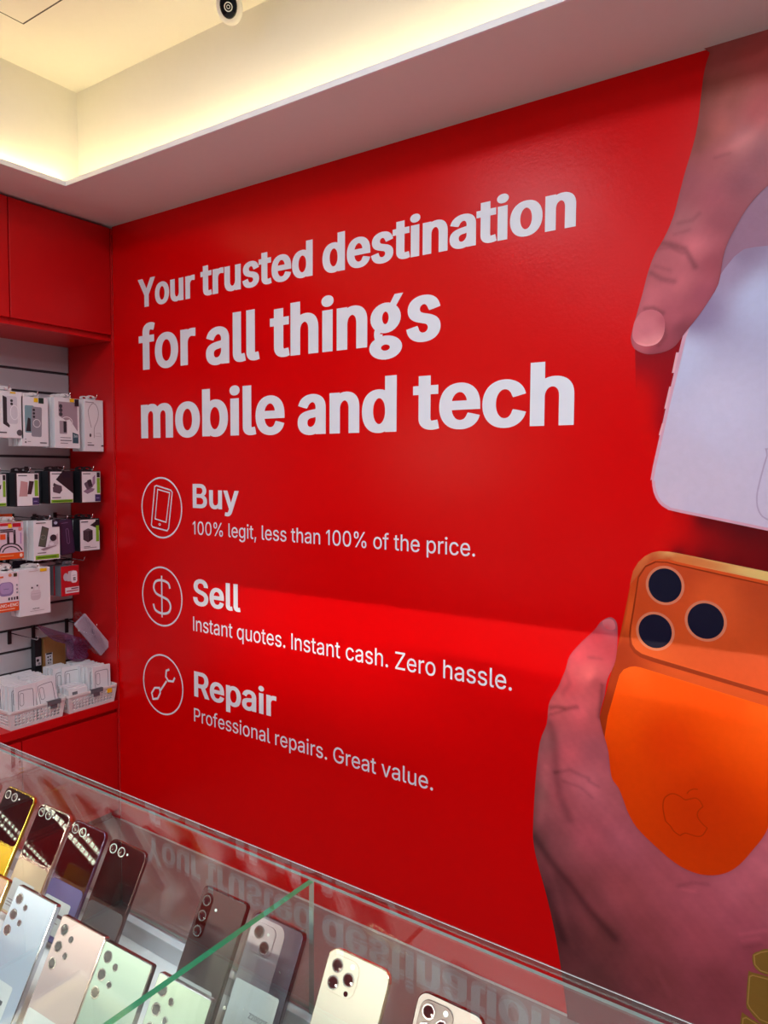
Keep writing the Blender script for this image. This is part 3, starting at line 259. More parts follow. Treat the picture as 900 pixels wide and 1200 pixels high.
def glyph(ch, ox=0, oy=0, g=1):   # ox, oy: how far the outline is pushed outwards for the bold weight
    key = (ch, round(ox, 1), round(oy, 1), g)
    if key in _gc: return _gc[key]
    lp = [[(p[0]*g, p[1]) for p in l] for l in loops_of(ch)]; r = fill(lp) if lp else ([], [])
    if lp and ox > 1:
        v, f = r; k = oy/ox; sc = lambda p: (p[0]*k, p[1])
        polys = [[sc(v[i]) for i in t] for t in f]
        for l in lp:
            l = [sc(p) for p in l]
            for i in range(len(l)):
                a, b = Vector(l[i-1]), Vector(l[i]); d = (b-a).normalized()
                n = Vector((-d.y, d.x))*oy; polys.append([tuple(a-n), tuple(b-n), tuple(b+n), tuple(a+n)])
                e = (Vector(l[(i+1) % len(l)])-b).normalized()
                n1 = Vector((d.y, -d.x)); n2 = Vector((e.y, -e.x)); cr = d.x*e.y-d.y*e.x
                if cr < 0: n1, n2 = -n1, -n2
                m = (n1+n2)
                if m.length > .3: polys.append([tuple(b), tuple(b+n1*oy), tuple(b+m.normalized()*oy*min(1.5, 2/m.length)), tuple(b+n2*oy)])
        v, f = clean([ccw(q) for q in polys]); r = ([(p[0]/k, p[1]) for p in v], f)
    _gc[key] = r
    return r
def ring2(cx, cy, ox, oy, ix, iy, n=32):
    a = ell(cx, cy, ox, oy, n); b = ell(cx, cy, ix, iy, n)
    return a+b, [(i, (i+1) % n, n+(i+1) % n, n+i) for i in range(n)]
def join2(parts):
    v = []; f = []
    for a, b in parts:
        o = len(v); v += [tuple(p) for p in a]; f += [[i+o for i in q] for q in b]
    return v, f
def two_storey_g(s, sy):     # the slogan's g: bowl, ear, link and closed lower loop; s, sy = stem and bar thickness
    R1, Q1 = 300, 285
    ann = lambda cx, cy, a, b, c, d: [[p for p in ell(cx, cy, a, b, 28)], [p for p in ell(cx, cy, c, d, 28)]]
    polys = []
    for cx, cy, a, b, c, d in ((345, 480, R1+s*.35, Q1, R1-s*.65, Q1-sy), (350, -75, R1+s*.45, 225, R1-s*.55, 225-sy)):
        o, i = ann(cx, cy, a, b, c, d)
        for k in range(28): polys.append([o[k], o[(k+1) % 28], i[(k+1) % 28], i[k]])
    polys.append([(430, 690), (560, 600), (815, 900), (590, 900)])
    vs, fs = ribbon(catmull([(205, 300), (120, 225), (135, 130), (260, 100)], 5, False), sy*.95)
    for q in fs: polys.append([tuple(vs[i]) for i in q])
    return clean([ccw(q) for q in polys])
def text_mesh(body, offset=0.0, spacing=1.0):
    pen = 0; parts = []
    for ch in body:
        v, f = glyph(ch, offset*2000, offset*2000); parts.append(([(p[0]+pen, p[1]) for p in v], f)); pen += GLYPH[ch][0]*spacing
    v, f = join2(parts); return [(p[0]/CAP*.735, p[1]/CAP*.735) for p in v], f
def bold_word(word, width, height, stem, bar, track=0, special_g=False, g=1.2):
    """word laid out so that it comes out width x height metres with stems and bars of the given share of its height"""
    REG = 128.0; adv = sum(GLYPH[c][0] for c in word); sx = width/(adv*g)
    for _ in range(4):
        ox = max(2, (stem*height/sx-REG*g)/2); oy = max(2, (bar*CAP-105)/2)
        w0 = (adv-110)*g+track*ox*(len(word)-1)+2*ox; sx = width/w0
    pen = 0; parts = []
    for c in word:
        if c == 'g' and special_g: v, f = two_storey_g(REG*g+2*ox, 105+2*oy); v = [(p[0]*1.02+pen+75, p[1]) for p in v]; parts.append((v, f)); pen += GLYPH[c][0]*g+track*ox-60
        else: v, f = glyph(c, ox, oy, g); parts.append(([(p[0]+pen, p[1]) for p in v], f)); pen += GLYPH[c][0]*g+track*ox
    v, f = join2(parts); return v, f, oy
def fit_word(mb, mesh, x0, x1, zb, zt, y, mi=0, col=None, ref=None):
    v, f = mesh[:2]; mnx = min(p[0] for p in v); mxx = max(p[0] for p in v); top = ref or max(p[1] for p in v)
    oy = mesh[2] if len(mesh) > 2 else 0
    sx = (x1-x0)/(mxx-mnx); sz = (zt-zb)/(top+2*oy)
    mb.add([(x0+(p[0]-mnx)*sx, y, zb+(p[1]+oy)*sz) for p in v], f, mi, col)
def attach(o, root):
    o.parent = root; o.matrix_parent_inverse = Matrix.Translation(root.location).inverted(); return o

# ------------------------------------------------------------------ room shell
WY = 2.176; XC = -3.062; ZS = 2.869; ZT = 3.279
struct('floor', MB().box(-3.6, 2.6, -3.2, 2.3, -.1, 0), M['floor'])
struct('wall_right', MB().box(-3.56, 1.6, WY+.004, WY+.12, 0, 3.4), M['white_paint'])
struct('wall_back', MB().box(-3.56, -3.44, -3.2, WY+.004, 0, 3.4), M['red_lam'])
struct('wall_front', MB().box(-3.56, 1.6, -3.2, -3.1, 0, 3.4), M['shop_wall'])
struct('ceiling', MB().box(-3.56, 2.6, -3.2, 2.3, ZT, ZT+.1), M['white_paint'])
# dropped soffit round the raised tray: its underside, the tray's upright sides, and the thin white lip in front of them
struct('ceiling_soffit', MB().box(-3.44, 1.6, 1.775, WY+.004, ZS, ZS+.014).box(-3.44, -2.794, -3.1, 1.775, ZS, ZS+.014), M['white_paint'])
struct('trim_1', MB().box(-2.794, 1.6, 1.767, 1.775, ZS-.002, ZS+.018).box(-2.794, -2.786, -3.1, 1.767, ZS-.002, ZS+.018), M['white_lip'], .001)
struct('trim_2', MB().box(-2.83, 1.6, 1.854, 1.866, ZS+.014, ZT).box(-2.842, -2.83, -3.1, 1.866, ZS+.014, ZT), M['white_paint'])
# warm strip lying in the cove behind the lip
cv = MB().box(-2.78, 1.4, 1.777, 1.787, ZS+.0145, ZS+.018).build('cove_light_strip', M['covelamp'])
tag(cv, 'warm light strip hidden in the ceiling cove above the red mural', 'light strip', 'cove light strips')
cv2 = MB().box(-2.806, -2.796, -3.0, 1.775, ZS+.0145, ZS+.018).build('cove_light_strip', M['covelamp'])
tag(cv2, 'warm light strip hidden in the ceiling cove above the red cupboards', 'light strip', 'cove light strips')
for k, (px_, py_) in enumerate(PANELS):
    t = thing('ceiling_panel_light', 'square white ceiling panel light over the customer side of the glass case', 'ceiling light', (px_, py_, ZT), group='ceiling panel lights')
    fr = MB()
    for a, b, c, d in ((-.3, .3, -.3, -.285), (-.3, .3, .285, .3), (-.3, -.285, -.285, .285), (.285, .3, -.285, .285)): fr.box(a, b, c, d, -.014, -.001)
    fr.build('frame', M['white_lip'], t)
    MB().box(-.285, .285, -.285, .285, -.008, -.002).build('diffuser', M['lamp'], t)

# light bars over the wall shelves at the far end of the room (seen mirrored in the folding phones)
for nm, zz, rows, sp_, bw_, bh_ in (('upper', 1.975, (0, .062), .062, .042, .026), ('lower', 1.735, (0, .035), .040, .020, .014)):
    t = thing('shelf_light_bar', nm+' warm light bar of small lamps on the far end of the red back wall', 'light bar', (-3.439, -2.0, zz), group='light bars on the back wall')
    attach(MB().box(-3.4395, -3.425, -3.05, -.9, zz-.03, zz+.09).build('housing', M['dark']), t)
    for r_ in rows:
        mb = MB(); k = 0
        while -3.03+k*sp_ < -.93: mb.box(-3.425, -3.421, -3.03+k*sp_, -3.03+k*sp_+bw_, zz+r_, zz+r_+bh_); k += 1
        o = attach(mb.build('led_row', M['shelf_bead']), t); o['kind'] = 'stuff'

# access hatch in the tray ceiling
hx0, hx1, hy1 = -2.554, -1.95, 1.472
t = thing('ceiling_access_panel', 'flush white access panel in the raised ceiling, edged by a thin seam', 'access panel', (hx0, hy1, ZT))
MB().box(0, hx1-hx0, -.6, 0, -.0014, -.0004).build('seam_gasket', M['groove'], t)
MB().box(.006, hx1-hx0-.006, -.594, -.006, -.0020, -.0015).build('panel', M['white_paint'], t)

# security camera on the tray ceiling
t = thing('security_camera', 'small white security camera with a black oval face on the ceiling', 'security camera', (-1.81, 1.738, ZT))
ax = Vector((.55, -.72, -.42)).normalized()
Rm = ax.to_track_quat('Z', 'Y').to_matrix()
MB().lathe([(.05, -.02), (.05, -.006), (.046, -.0005)], 28).build('mount_plate', M['white_pl'], t, smooth=False)
MB().tube([(0, 0, -.015), (0, 0, -.045)], .016, 14).build('neck', M['white_pl'], t)
def camb(mb, name, m, z0=0): 
    o = mb.build(name, m, t, smooth=True); o.matrix_local = Matrix.Translation((0, 0, -.062)) @ Rm.to_4x4(); return o
camb(MB().lathe([(.0, -.045), (.02, -.043), (.034, -.03), (.04, -.01), (.041, .02), (.038, .032), (.033, .036), (0.0, .036)], 30, sy=1.25), 'housing', M['white_pl'])
camb(MB().lathe([(.028, .0362), (.027, .040), (.024, .0415), (0, .0415)], 30, sy=1.3), 'face_plate', M['black_glass'])
r = MB()
vs, fs = ring2(0, -.004, .0135, .0135, .0105, .0105, 24); r.add([(a, b, .0425) for a, b in vs], fs)
vs, fs = ring2(0, -.004, .0060, .0060, .0040, .0040, 24); r.add([(a, b, .0425) for a, b in vs], fs)
camb(r, 'lens_ring', M['white_pl'])

# ------------------------------------------------------------------ red mural
DATA = json.loads(r'''{"words":[["Your",-2.8737,-2.4899,2.4653,2.5927],["trusted",-2.4539,-1.8319,2.4644,2.599],["destination",-1.7845,-0.8062,2.4626,2.6027],["for",-2.8737,-2.4887,2.1826,2.3857],["all",-2.4239,-2.1093,2.1714,2.3749],["things",-2.0532,-1.2703,2.1727,2.3751],["mobile",-2.8641,-1.9765,1.8705,2.0717],["and",-1.9081,-1.4467,1.8661,2.0648],["tech",-1.3784,-0.8003,1.8703,2.0677],["Buy",-2.5161,-2.2324,1.5604,1.6659],["Sell",-2.5194,-2.2257,1.1318,1.2481],["Repair",-2.5184,-2.0245,0.7217,0.8354],["100% legit, less than 100% of the price.",-2.5178,-1.1297,1.4447,1.5021],["Instant quotes. Instant cash. Zero hassle.",-2.521,-0.9904,1.0162,1.0793],["Professional repairs. Great value.",-2.521,-1.2839,0.6082,0.6683]],"icons":[[-2.7275,1.5537,0.142,0.1399],[-2.7316,1.1466,0.1416,0.1382],[-2.7325,0.7368,0.142,0.1413]],"icon_phone":[[[-2.7602,1.6543],[-2.6601,1.6348],[-2.6515,1.6254],[-2.6788,1.4629],[-2.6896,1.4508],[-2.7911,1.4633],[-2.7994,1.4728],[-2.7723,1.6502]],[[-2.7515,1.6369],[-2.669,1.6231],[-2.696,1.4892],[-2.7721,1.5015]]],"icon_wrench":[[[-2.7539,0.7019],[-2.7047,0.7583]],[[-2.7904,0.7115],[-2.7566,0.7174],[-2.751,0.6943],[-2.7698,0.6648],[-2.8037,0.6565],[-2.8125,0.6833]],[[-2.6858,0.815],[-2.7068,0.8057],[-2.7103,0.7773],[-2.6927,0.7604],[-2.6601,0.7639],[-2.648,0.7837]]],"mural":{"hand_up":[[-0.4353,2.8782],[-0.4431,2.854],[-0.4548,2.8131],[-0.4617,2.7524],[-0.4683,2.6754],[-0.4798,2.6171],[-0.4979,2.5528],[-0.51,2.5024],[-0.5263,2.4361],[-0.55,2.3819],[-0.5723,2.3455],[-0.5899,2.2982],[-0.605,2.2357],[-0.6203,2.1772],[-0.6325,2.1299],[-0.6331,2.1056],[-0.6229,2.0827],[-0.596,2.0671],[-0.5699,2.0637],[-0.5373,2.0681],[-0.5101,2.0823],[-0.4861,2.1153],[-0.4581,2.1496],[-0.4328,2.1859],[-0.4041,2.237],[-0.3953,2.2992],[-0.3858,2.3382],[-0.3661,2.3796],[-0.3406,2.4236],[-0.3113,2.4573],[-0.288,2.4764],[-0.2349,2.5205],[-0.1709,2.5684],[-0.1102,2.6348],[-0.062,2.7412],[-0.0489,2.8454]],"nail_up":[[-0.6301,2.1321],[-0.6248,2.1607],[-0.6085,2.1831],[-0.5825,2.1897],[-0.5564,2.1795],[-0.5419,2.1565],[-0.5411,2.1255],[-0.5498,2.1026],[-0.5658,2.0897],[-0.5918,2.0872],[-0.616,2.0967],[-0.6284,2.1125]],"white_phone":[[-0.4926,2.1065],[-0.5641,1.7437],[-0.5656,1.707],[-0.5599,1.6704],[-0.545,1.6414],[-0.5234,1.625],[-0.4885,1.6154],[-0.2638,1.575],[-0.0181,1.5244],[0.0127,1.5349],[0.0282,1.5734],[0.0315,2.2431],[-0.0005,2.4376],[-0.1791,2.5392],[-0.2925,2.4947],[-0.3551,2.4264],[-0.4063,2.3122],[-0.4615,2.194]],"white_face":[[-0.4835,2.1009],[-0.5557,1.7388],[-0.5572,1.7047],[-0.5517,1.673],[-0.538,1.6465],[-0.5166,1.6313],[-0.4841,1.6228],[-0.264,1.583],[-0.0218,1.5326],[0.0055,1.5428],[0.0213,1.5772],[0.0236,2.2344],[-0.0036,2.2968],[-0.1725,2.3429],[-0.287,2.3196],[-0.3437,2.3201],[-0.3903,2.2758],[-0.4542,2.1677]],"white_bump":[[-0.2605,1.7912],[-0.272,1.7734],[-0.288,1.7012],[-0.2929,1.6625],[-0.2878,1.6285],[-0.2688,1.6065],[-0.2146,1.5932],[-0.1093,1.57],[-0.0691,1.717],[-0.0976,1.7594]],"white_btn":[[[-0.5085,2.0632],[-0.5016,2.0626],[-0.5115,2.0066],[-0.5184,2.0071]],[[-0.5243,1.9694],[-0.5174,1.969],[-0.5296,1.9075],[-0.5366,1.9078]],[[-0.5414,1.8671],[-0.5355,1.8669],[-0.544,1.8333],[-0.5499,1.8335]]],"shadow":[[-0.5031,1.6451],[-0.4123,1.6147],[-0.2541,1.5868],[-0.0184,1.5328],[0.0029,1.4248],[-0.2602,1.4616],[-0.4899,1.4957],[-0.5414,1.5019],[-0.5775,1.5144],[-0.5363,1.5782]],"finger_shadow":[[-0.6235,2.1096],[-0.5499,2.1073],[-0.4842,2.1268],[-0.4988,1.9986],[-0.5272,1.857],[-0.5571,1.7486],[-0.5969,1.81],[-0.6174,1.9578]],"orange_phone":[[-0.6169,1.4113],[-0.6064,1.4424],[-0.5933,1.4672],[-0.5767,1.4836],[-0.5602,1.4945],[-0.5404,1.5],[-0.5155,1.5012],[-0.49,1.4981],[-0.2603,1.4639],[0.0374,1.4179],[0.0633,1.3979],[0.0698,1.3592],[0.0444,0.5287],[0.003,0.4452],[-0.6426,0.3798],[-0.7093,0.4237],[-0.7255,0.5539],[-0.7139,0.8787],[-0.702,0.9817],[-0.6545,1.1919]],"orange_rim":[[-0.621,1.3958],[-0.6122,1.4394],[-0.5981,1.4656],[-0.5792,1.4857],[-0.5603,1.4969],[-0.5404,1.5025],[-0.5132,1.5026],[-0.49,1.5005],[-0.2604,1.4662],[0.0373,1.42],[0.0381,1.3992],[-0.2596,1.4411],[-0.4894,1.4751],[-0.5126,1.4794],[-0.5385,1.48],[-0.5573,1.4737],[-0.5761,1.4598]],"plateau":[[-0.2592,1.4286],[-0.4891,1.4647],[-0.517,1.4698],[-0.5477,1.4694],[-0.576,1.4536],[-0.5946,1.4209],[-0.6039,1.3421],[-0.6131,1.2727],[-0.6142,1.2472],[-0.6094,1.2224],[-0.5992,1.2087],[-0.5818,1.1986],[-0.5478,1.1918],[-0.2503,1.1447],[0.0564,1.0904],[0.0535,1.3467],[0.0353,1.3821]],"plateau_edge":[[-0.2593,1.432],[-0.4892,1.4683],[-0.5171,1.4735],[-0.5501,1.4732],[-0.5785,1.4572],[-0.5983,1.423],[-0.6086,1.3416],[-0.618,1.2721],[-0.6199,1.2464],[-0.6167,1.2163],[-0.6039,1.1978],[-0.5864,1.1878],[-0.5499,1.1795],[-0.25,1.1332],[0.0585,1.0781],[0.0586,1.3474],[0.0402,1.3869]],"panel":[[-0.2491,1.1044],[-0.584,1.1578],[-0.6004,1.1582],[-0.6152,1.1541],[-0.6324,1.1437],[-0.6446,1.125],[-0.6539,1.0873],[-0.6773,0.9919],[-0.6971,0.8296],[-0.6938,0.5637],[-0.6442,0.4461],[-0.0082,0.508],[0.0334,0.5906],[0.0544,1.0517]],"lens":[[-0.5217,1.4052,0.0532,0.0564],[-0.5454,1.2698,0.054,0.0566],[-0.4107,1.3159,0.0548,0.0573]],"hand_low":[[-0.6816,1.2937],[-0.6662,1.293],[-0.6558,1.2801],[-0.6527,1.2549],[-0.6538,1.1931],[-0.6614,1.1507],[-0.6799,1.1072],[-0.6866,1.0581],[-0.6937,1.028],[-0.7006,0.9873],[-0.69,0.9447],[-0.6724,0.8881],[-0.6611,0.8119],[-0.6392,0.7832],[-0.6231,0.7482],[-0.6079,0.7131],[-0.582,0.6762],[-0.5321,0.6392],[-0.4756,0.6056],[-0.4288,0.5928],[-0.3835,0.5963],[-0.3399,0.6166],[-0.3048,0.6522],[-0.2719,0.7057],[-0.245,0.7565],[-0.2164,0.8397],[-0.1739,0.9431],[-0.1285,1.033],[-0.0561,1.0928],[0.0169,1.0432],[0.0642,0.9261],[0.0948,0.7853],[0.0937,0.5914],[0.0806,0.2569],[-0.0187,0.0245],[-0.2113,-0.1048],[-0.4309,-0.1864],[-0.6811,-0.2517],[-0.7604,-0.1231],[-0.786,0.0344],[-0.8083,0.1659],[-0.8209,0.2313],[-0.8364,0.2958],[-0.861,0.3829],[-0.8917,0.4745],[-0.9059,0.5351],[-0.9084,0.5909],[-0.9024,0.7442],[-0.8902,0.8668],[-0.8685,0.9321],[-0.8639,0.9906],[-0.8505,1.0258],[-0.8342,1.0532],[-0.821,1.0879],[-0.8092,1.1194],[-0.7977,1.1613],[-0.7609,1.2091],[-0.7246,1.2481],[-0.7044,1.2767]],"nail_low":[[-0.6993,1.2799],[-0.6815,1.2899],[-0.6661,1.2866],[-0.6593,1.2669],[-0.668,1.258],[-0.6885,1.2606]],"links":[[[-0.265,0.4121],[-0.2487,0.4281],[-0.2182,0.4471],[-0.1092,0.4568],[-0.1071,0.395],[-0.2159,0.3715],[-0.247,0.3708],[-0.2621,0.3841]],[[-0.2739,0.3551],[-0.2656,0.3621],[-0.2158,0.3679],[-0.1068,0.3859],[-0.1022,0.2503],[-0.2114,0.229],[-0.2426,0.2296],[-0.2687,0.2522],[-0.2765,0.2659]],[[-0.2872,0.2293],[-0.2789,0.2367],[-0.232,0.2246],[-0.1212,0.2345],[-0.1172,0.1136],[-0.207,0.0882],[-0.2599,0.104],[-0.2906,0.1264]]],"c_up":[[-0.4049,2.8467,160,80,85],[-0.3225,2.8214,180,82,88],[-0.3807,2.73,168,90,88],[-0.4336,2.7446,150,82,78],[-0.3178,2.6694,185,85,92],[-0.4096,2.6493,182,95,95],[-0.452,2.6375,160,85,82],[-0.3563,2.603,190,110,120],[-0.4177,2.562,172,88,100],[-0.3138,2.5384,150,72,88],[-0.4815,2.5194,165,88,105],[-0.353,2.4923,148,72,92],[-0.4151,2.4717,170,85,105],[-0.5011,2.4198,170,100,115],[-0.3918,2.3999,160,80,100],[-0.5333,2.3556,190,100,118],[-0.4657,2.3446,205,110,130],[-0.4207,2.2917,160,75,95],[-0.5662,2.29,185,95,112],[-0.4967,2.2567,200,105,125],[-0.4401,2.2144,165,80,105],[-0.5927,2.2221,200,105,125],[-0.5169,2.1655,180,90,112],[-0.4932,2.1277,140,65,85],[-0.6084,2.0839,190,95,115],[-0.5607,2.0725,165,75,95],[-0.1145,2.7573,165,80,85],[-0.183,2.6545,150,72,85]],"c_low":[[-0.6813,1.2821,170,90,110],[-0.7139,1.2339,190,60,80],[-0.7655,1.1741,205,75,95],[-0.6743,1.2004,175,60,78],[-0.7375,1.1123,205,90,105],[-0.8042,1.0746,195,75,92],[-0.7107,1.0905,150,60,75],[-0.8301,0.9888,190,85,100],[-0.7616,0.9885,200,85,105],[-0.7164,0.9894,170,75,90],[-0.8702,0.8711,150,85,98],[-0.7998,0.8594,190,85,105],[-0.7061,0.8805,160,78,98],[-0.89,0.6998,130,75,85],[-0.8248,0.7167,165,80,98],[-0.7301,0.7681,185,95,118],[-0.672,0.7564,170,85,105],[-0.8872,0.5464,110,62,72],[-0.8216,0.5521,135,70,84],[-0.7267,0.6077,170,80,102],[-0.6227,0.6251,165,82,105],[-0.8329,0.4093,95,48,58],[-0.7232,0.4462,125,60,72],[-0.6193,0.4811,150,70,85],[-0.4977,0.5475,165,78,98],[-0.4042,0.5284,172,82,105],[-0.3175,0.5947,180,90,115],[-0.2563,0.6747,185,95,120],[-0.7877,0.2579,85,42,50],[-0.6669,0.3036,105,52,60],[-0.5418,0.3771,135,62,76],[-0.4007,0.4043,158,72,92],[-0.293,0.4938,165,78,102],[-0.2527,0.5564,172,85,108],[-0.6902,0.1584,92,48,55],[-0.5137,0.2314,118,55,66],[-0.3527,0.2981,130,58,74],[-0.2483,0.4138,140,62,82],[-0.7379,-0.1404,85,42,50],[-0.4326,-0.1221,110,50,60],[-0.0523,0.9836,190,95,118],[0.0342,0.5688,160,75,95]],"l_up":[[[[-0.5684,2.3732],[-0.5335,2.365],[-0.4923,2.3443],[-0.4642,2.2914]],3.0,-0.3],[[[-0.5633,2.3558],[-0.5333,2.3556],[-0.4987,2.3337]],2,-0.15],[[[-0.5827,2.2924],[-0.5541,2.2717],[-0.5194,2.2598]],3,-0.25],[[[-0.5714,2.3098],[-0.5316,2.2921]],2,-0.12],[[[-0.5122,2.4173],[-0.4744,2.4195],[-0.4572,2.4346]],2.2,-0.14],[[[-0.5228,2.3889],[-0.4825,2.3934]],2,-0.12],[[[-0.4078,2.5865],[-0.3766,2.5925],[-0.3361,2.609],[-0.311,2.6417]],6,0.14],[[[-0.4223,2.5743],[-0.3865,2.5771]],2,-0.15],[[[-0.5968,2.1938],[-0.5731,2.1934],[-0.547,2.176]],2.5,-0.28],[[[-0.5439,2.1448],[-0.5383,2.1086],[-0.5564,2.0865]],2.5,-0.2],[[[-0.4623,2.775],[-0.4576,2.6839],[-0.4664,2.6071]],6,-0.14],[[[-0.4116,2.7164],[-0.399,2.6466]],7,0.08]],"l_low":[[[[-0.8666,0.9818],[-0.8386,0.9926],[-0.8026,0.9941],[-0.7728,1.0051]],2.5,-0.3],[[[-0.8718,0.9589],[-0.8438,0.9698],[-0.8107,0.9871]],2,-0.2],[[[-0.8572,0.9344],[-0.842,0.8773],[-0.8348,0.7967],[-0.8248,0.7167],[-0.7872,0.6446]],6,-0.22],[[[-0.8401,0.7816],[-0.7904,0.8018],[-0.7306,0.7894]],2.5,-0.16],[[[-0.8117,0.7612],[-0.7567,0.756],[-0.716,0.7316]],2,-0.12],[[[-0.7304,0.7814],[-0.6984,0.7708]],2,-0.14],[[[-0.9048,0.5552],[-0.8634,0.5114],[-0.82,0.4693],[-0.7831,0.4398],[-0.7217,0.3786],[-0.6412,0.3187]],6,-0.32],[[[-0.8611,0.3857],[-0.8313,0.3258],[-0.8016,0.2527]],6,-0.25],[[[-0.8481,0.4602],[-0.8183,0.3863],[-0.7971,0.3102],[-0.7679,0.2377]],5,0.14],[[[-0.8686,0.7886],[-0.8785,0.7028],[-0.8827,0.6178]],6,0.15],[[[-0.7856,0.5629],[-0.7244,0.5001],[-0.6442,0.4461]],10,0.08],[[[-0.4621,0.539],[-0.4233,0.562],[-0.3828,0.5705]],2.2,-0.15],[[[-0.4502,0.5328],[-0.4158,0.5394]],2,0.12],[[[-0.2962,0.4561],[-0.2607,0.4766],[-0.2341,0.4913]],2,0.14],[[[-0.2914,0.4408],[-0.2498,0.4638]],2,0.14],[[[-0.2866,0.4231],[-0.2452,0.4487]],2,-0.12],[[[-0.5147,0.2702],[-0.4769,0.2078]],4,0.12],[[[-0.8105,1.1138],[-0.796,1.076],[-0.8173,1.0399]],3,-0.12],[[[-0.7387,1.1649],[-0.6993,1.1656]],2,-0.12],[[[-0.6949,1.0854],[-0.7006,0.9873]],3,-0.3],[[[-0.7032,0.7483],[-0.6627,0.6927],[-0.6102,0.6288]],9,0.07]],"emblem":[[[-0.4925,0.8017],[-0.4809,0.806],[-0.4645,0.8027],[-0.4504,0.7965],[-0.4368,0.8025],[-0.4233,0.8086],[-0.4118,0.8042],[-0.4024,0.7895]],[[-0.4463,0.815],[-0.4397,0.8254],[-0.4285,0.8332],[-0.4172,0.8349]],[[-0.4024,0.7895],[-0.4154,0.7711],[-0.415,0.7539],[-0.401,0.7381],[-0.3896,0.7315]],[[-0.3896,0.7315],[-0.4001,0.7087],[-0.4135,0.6998],[-0.4317,0.6994],[-0.4478,0.6997],[-0.4614,0.6882]],[[-0.4614,0.6882],[-0.478,0.696],[-0.4877,0.7083],[-0.5022,0.7194]],[[-0.4925,0.8017],[-0.5063,0.7867],[-0.5105,0.7628],[-0.5075,0.7408],[-0.5022,0.7194]]]},"packs":{"A":[1.6618,1.8139,1.8637,2.0694],"B":[1.8052,1.9331,1.8301,2.0526],"C":[1.9647,2.0918,1.8267,2.0619],"D":[2.1188,2.2219,1.814,2.0654],"E":[1.6499,1.7302,1.5585,1.7059],"F":[1.7687,1.8826,1.5571,1.7097],"G":[1.9265,2.0542,1.565,1.7177],"H":[2.0902,2.2019,1.5638,1.718],"I":[1.6814,1.8026,1.3243,1.4917],"I2":[1.6837,1.7598,1.4911,1.5175],"K":[1.8508,1.9786,1.3055,1.4882],"Lp":[1.9746,2.0537,1.3202,1.4869],"M":[2.081,2.1926,1.3278,1.4847],"N":[1.6758,1.7754,1.0907,1.2663],"O":[1.7774,1.9264,1.0572,1.2719],"Q":[1.7628,1.8585,1.2804,1.3115],"P":[1.9811,2.0742,1.1217,1.2653]},"phones":{"f0":[-1.3481,0.655,1.1791],"f1":[-1.2377,0.655,1.1833],"f2":[-1.135,0.655,1.1804],"f3":[-1.0412,0.655,1.1792],"f4":[-0.9448,0.655,1.1772],"grey":[-0.7409,0.655,1.1719],"case":[-0.6458,0.655,1.1694],"iph":[-0.5236,0.655,1.1712],"blk":[-0.4007,0.655,1.1694],"u0":[-1.0901,0.525,1.1514],"US":[-0.9694,0.525,1.1579],"UP":[-0.8635,0.525,1.1533],"UG":[-0.7726,0.525,1.1534],"U4":[-0.6712,0.525,1.1542]}}''')
MU = DATA['mural']
mural = MB().box(XC, 1.5, WY, WY+.0035, .012, ZS-.004).build('wall_mural', M['red_vinyl'])
tag(mural, 'glossy red wall mural with white slogan, service icons and two hands holding phones', 'wall mural')
def flat(mb, pts, y, mi=0, col=None):
    a = sum(pts[i-1][0]*pts[i][1]-pts[i][0]*pts[i-1][1] for i in range(len(pts)))
    pts = pts if a > 0 else pts[::-1]
    mb.add([(p[0], y, p[1]) for p in pts], [tuple(range(len(pts)))], mi, col)
W = DATA['words']
for names, key in (((0, 1, 2), 0), ((3, 4, 5), 0), ((6, 7, 8), 0)):
    mb = MB()
    for i in names:
        wd, x0, x1, zb, zt = W[i]; fit_word(mb, bold_word(wd, x1-x0, zt-zb, STEM, BAR, TRACK, True), x0, x1, zb, zt, WY-.0009, ref=CAP)
    mb.build('headline_lettering', M['lettering'], mural)
for i in (9, 10, 11):
    mb = MB(); wd, x0, x1, zb, zt = W[i]; fit_word(mb, bold_word(wd, x1-x0, zt-zb, STEM*.92, BAR*.95, TRACK), x0, x1, zb, zt, WY-.0009, ref=CAP)
    mb.build('service_heading', M['lettering'], mural)
for i in (12, 13, 14):
    mb = MB(); wd, x0, x1, zb, zt = W[i]; fit_word(mb, text_mesh(wd, .003), x0, x1, zb, zt, WY-.0009, ref=.735)
    mb.build('service_text', M['lettering'], mural)
for k, (cx, cz, rx, rz) in enumerate(DATA['icons']):
    mb = MB(); vs, fs = ring2(cx, cz, rx, rz, rx-.0075, rz-.0075, 72); mb.add([(a, WY-.0009, b) for a, b in vs], fs)
    if k == 0:
        for q, wdt in zip(DATA['icon_phone'], (.0065, .0055)):
            vs, fs = ribbon(q, wdt, True); mb.add([(a, WY-.0009, b) for a, b in vs], fs)
        vs, fs = ring2(-2.7407, 1.4775, .0085, .006, .004, .0025, 16); mb.add([(a, WY-.0009, b) for a, b in vs], fs)
    elif k == 1:
        S_ = [(.066, .052), (.052, .082), (0, .094), (-.05, .082), (-.066, .046), (-.046, .014), (0, 0), (.05, -.016), (.07, -.05), (.052, -.086), (0, -.098), (-.054, -.084), (-.07, -.05)]
        vs, fs = ribbon([(cx+a*.86, cz+b*.80) for a, b in catmull(S_, 4, False)], .011); mb.add([(a, WY-.0009, b) for a, b in vs], fs)
        mb.add([(cx+a, WY-.00092, cz+b) for a, b in ((-.0045, -.096), (.0045, -.096), (.0045, .096), (-.0045, .096))], [(0, 1, 2, 3)])
    else:
        q = DATA['icon_wrench']
        for j, (pts, cl) in enumerate(zip(q, (False, True, False))):
            vs, fs = ribbon(pts, .0095, cl); mb.add([(a, WY-.0009-j*1e-5, b) for a, b in vs], fs)
    mb.build('service_icon', M['lettering'], mural)

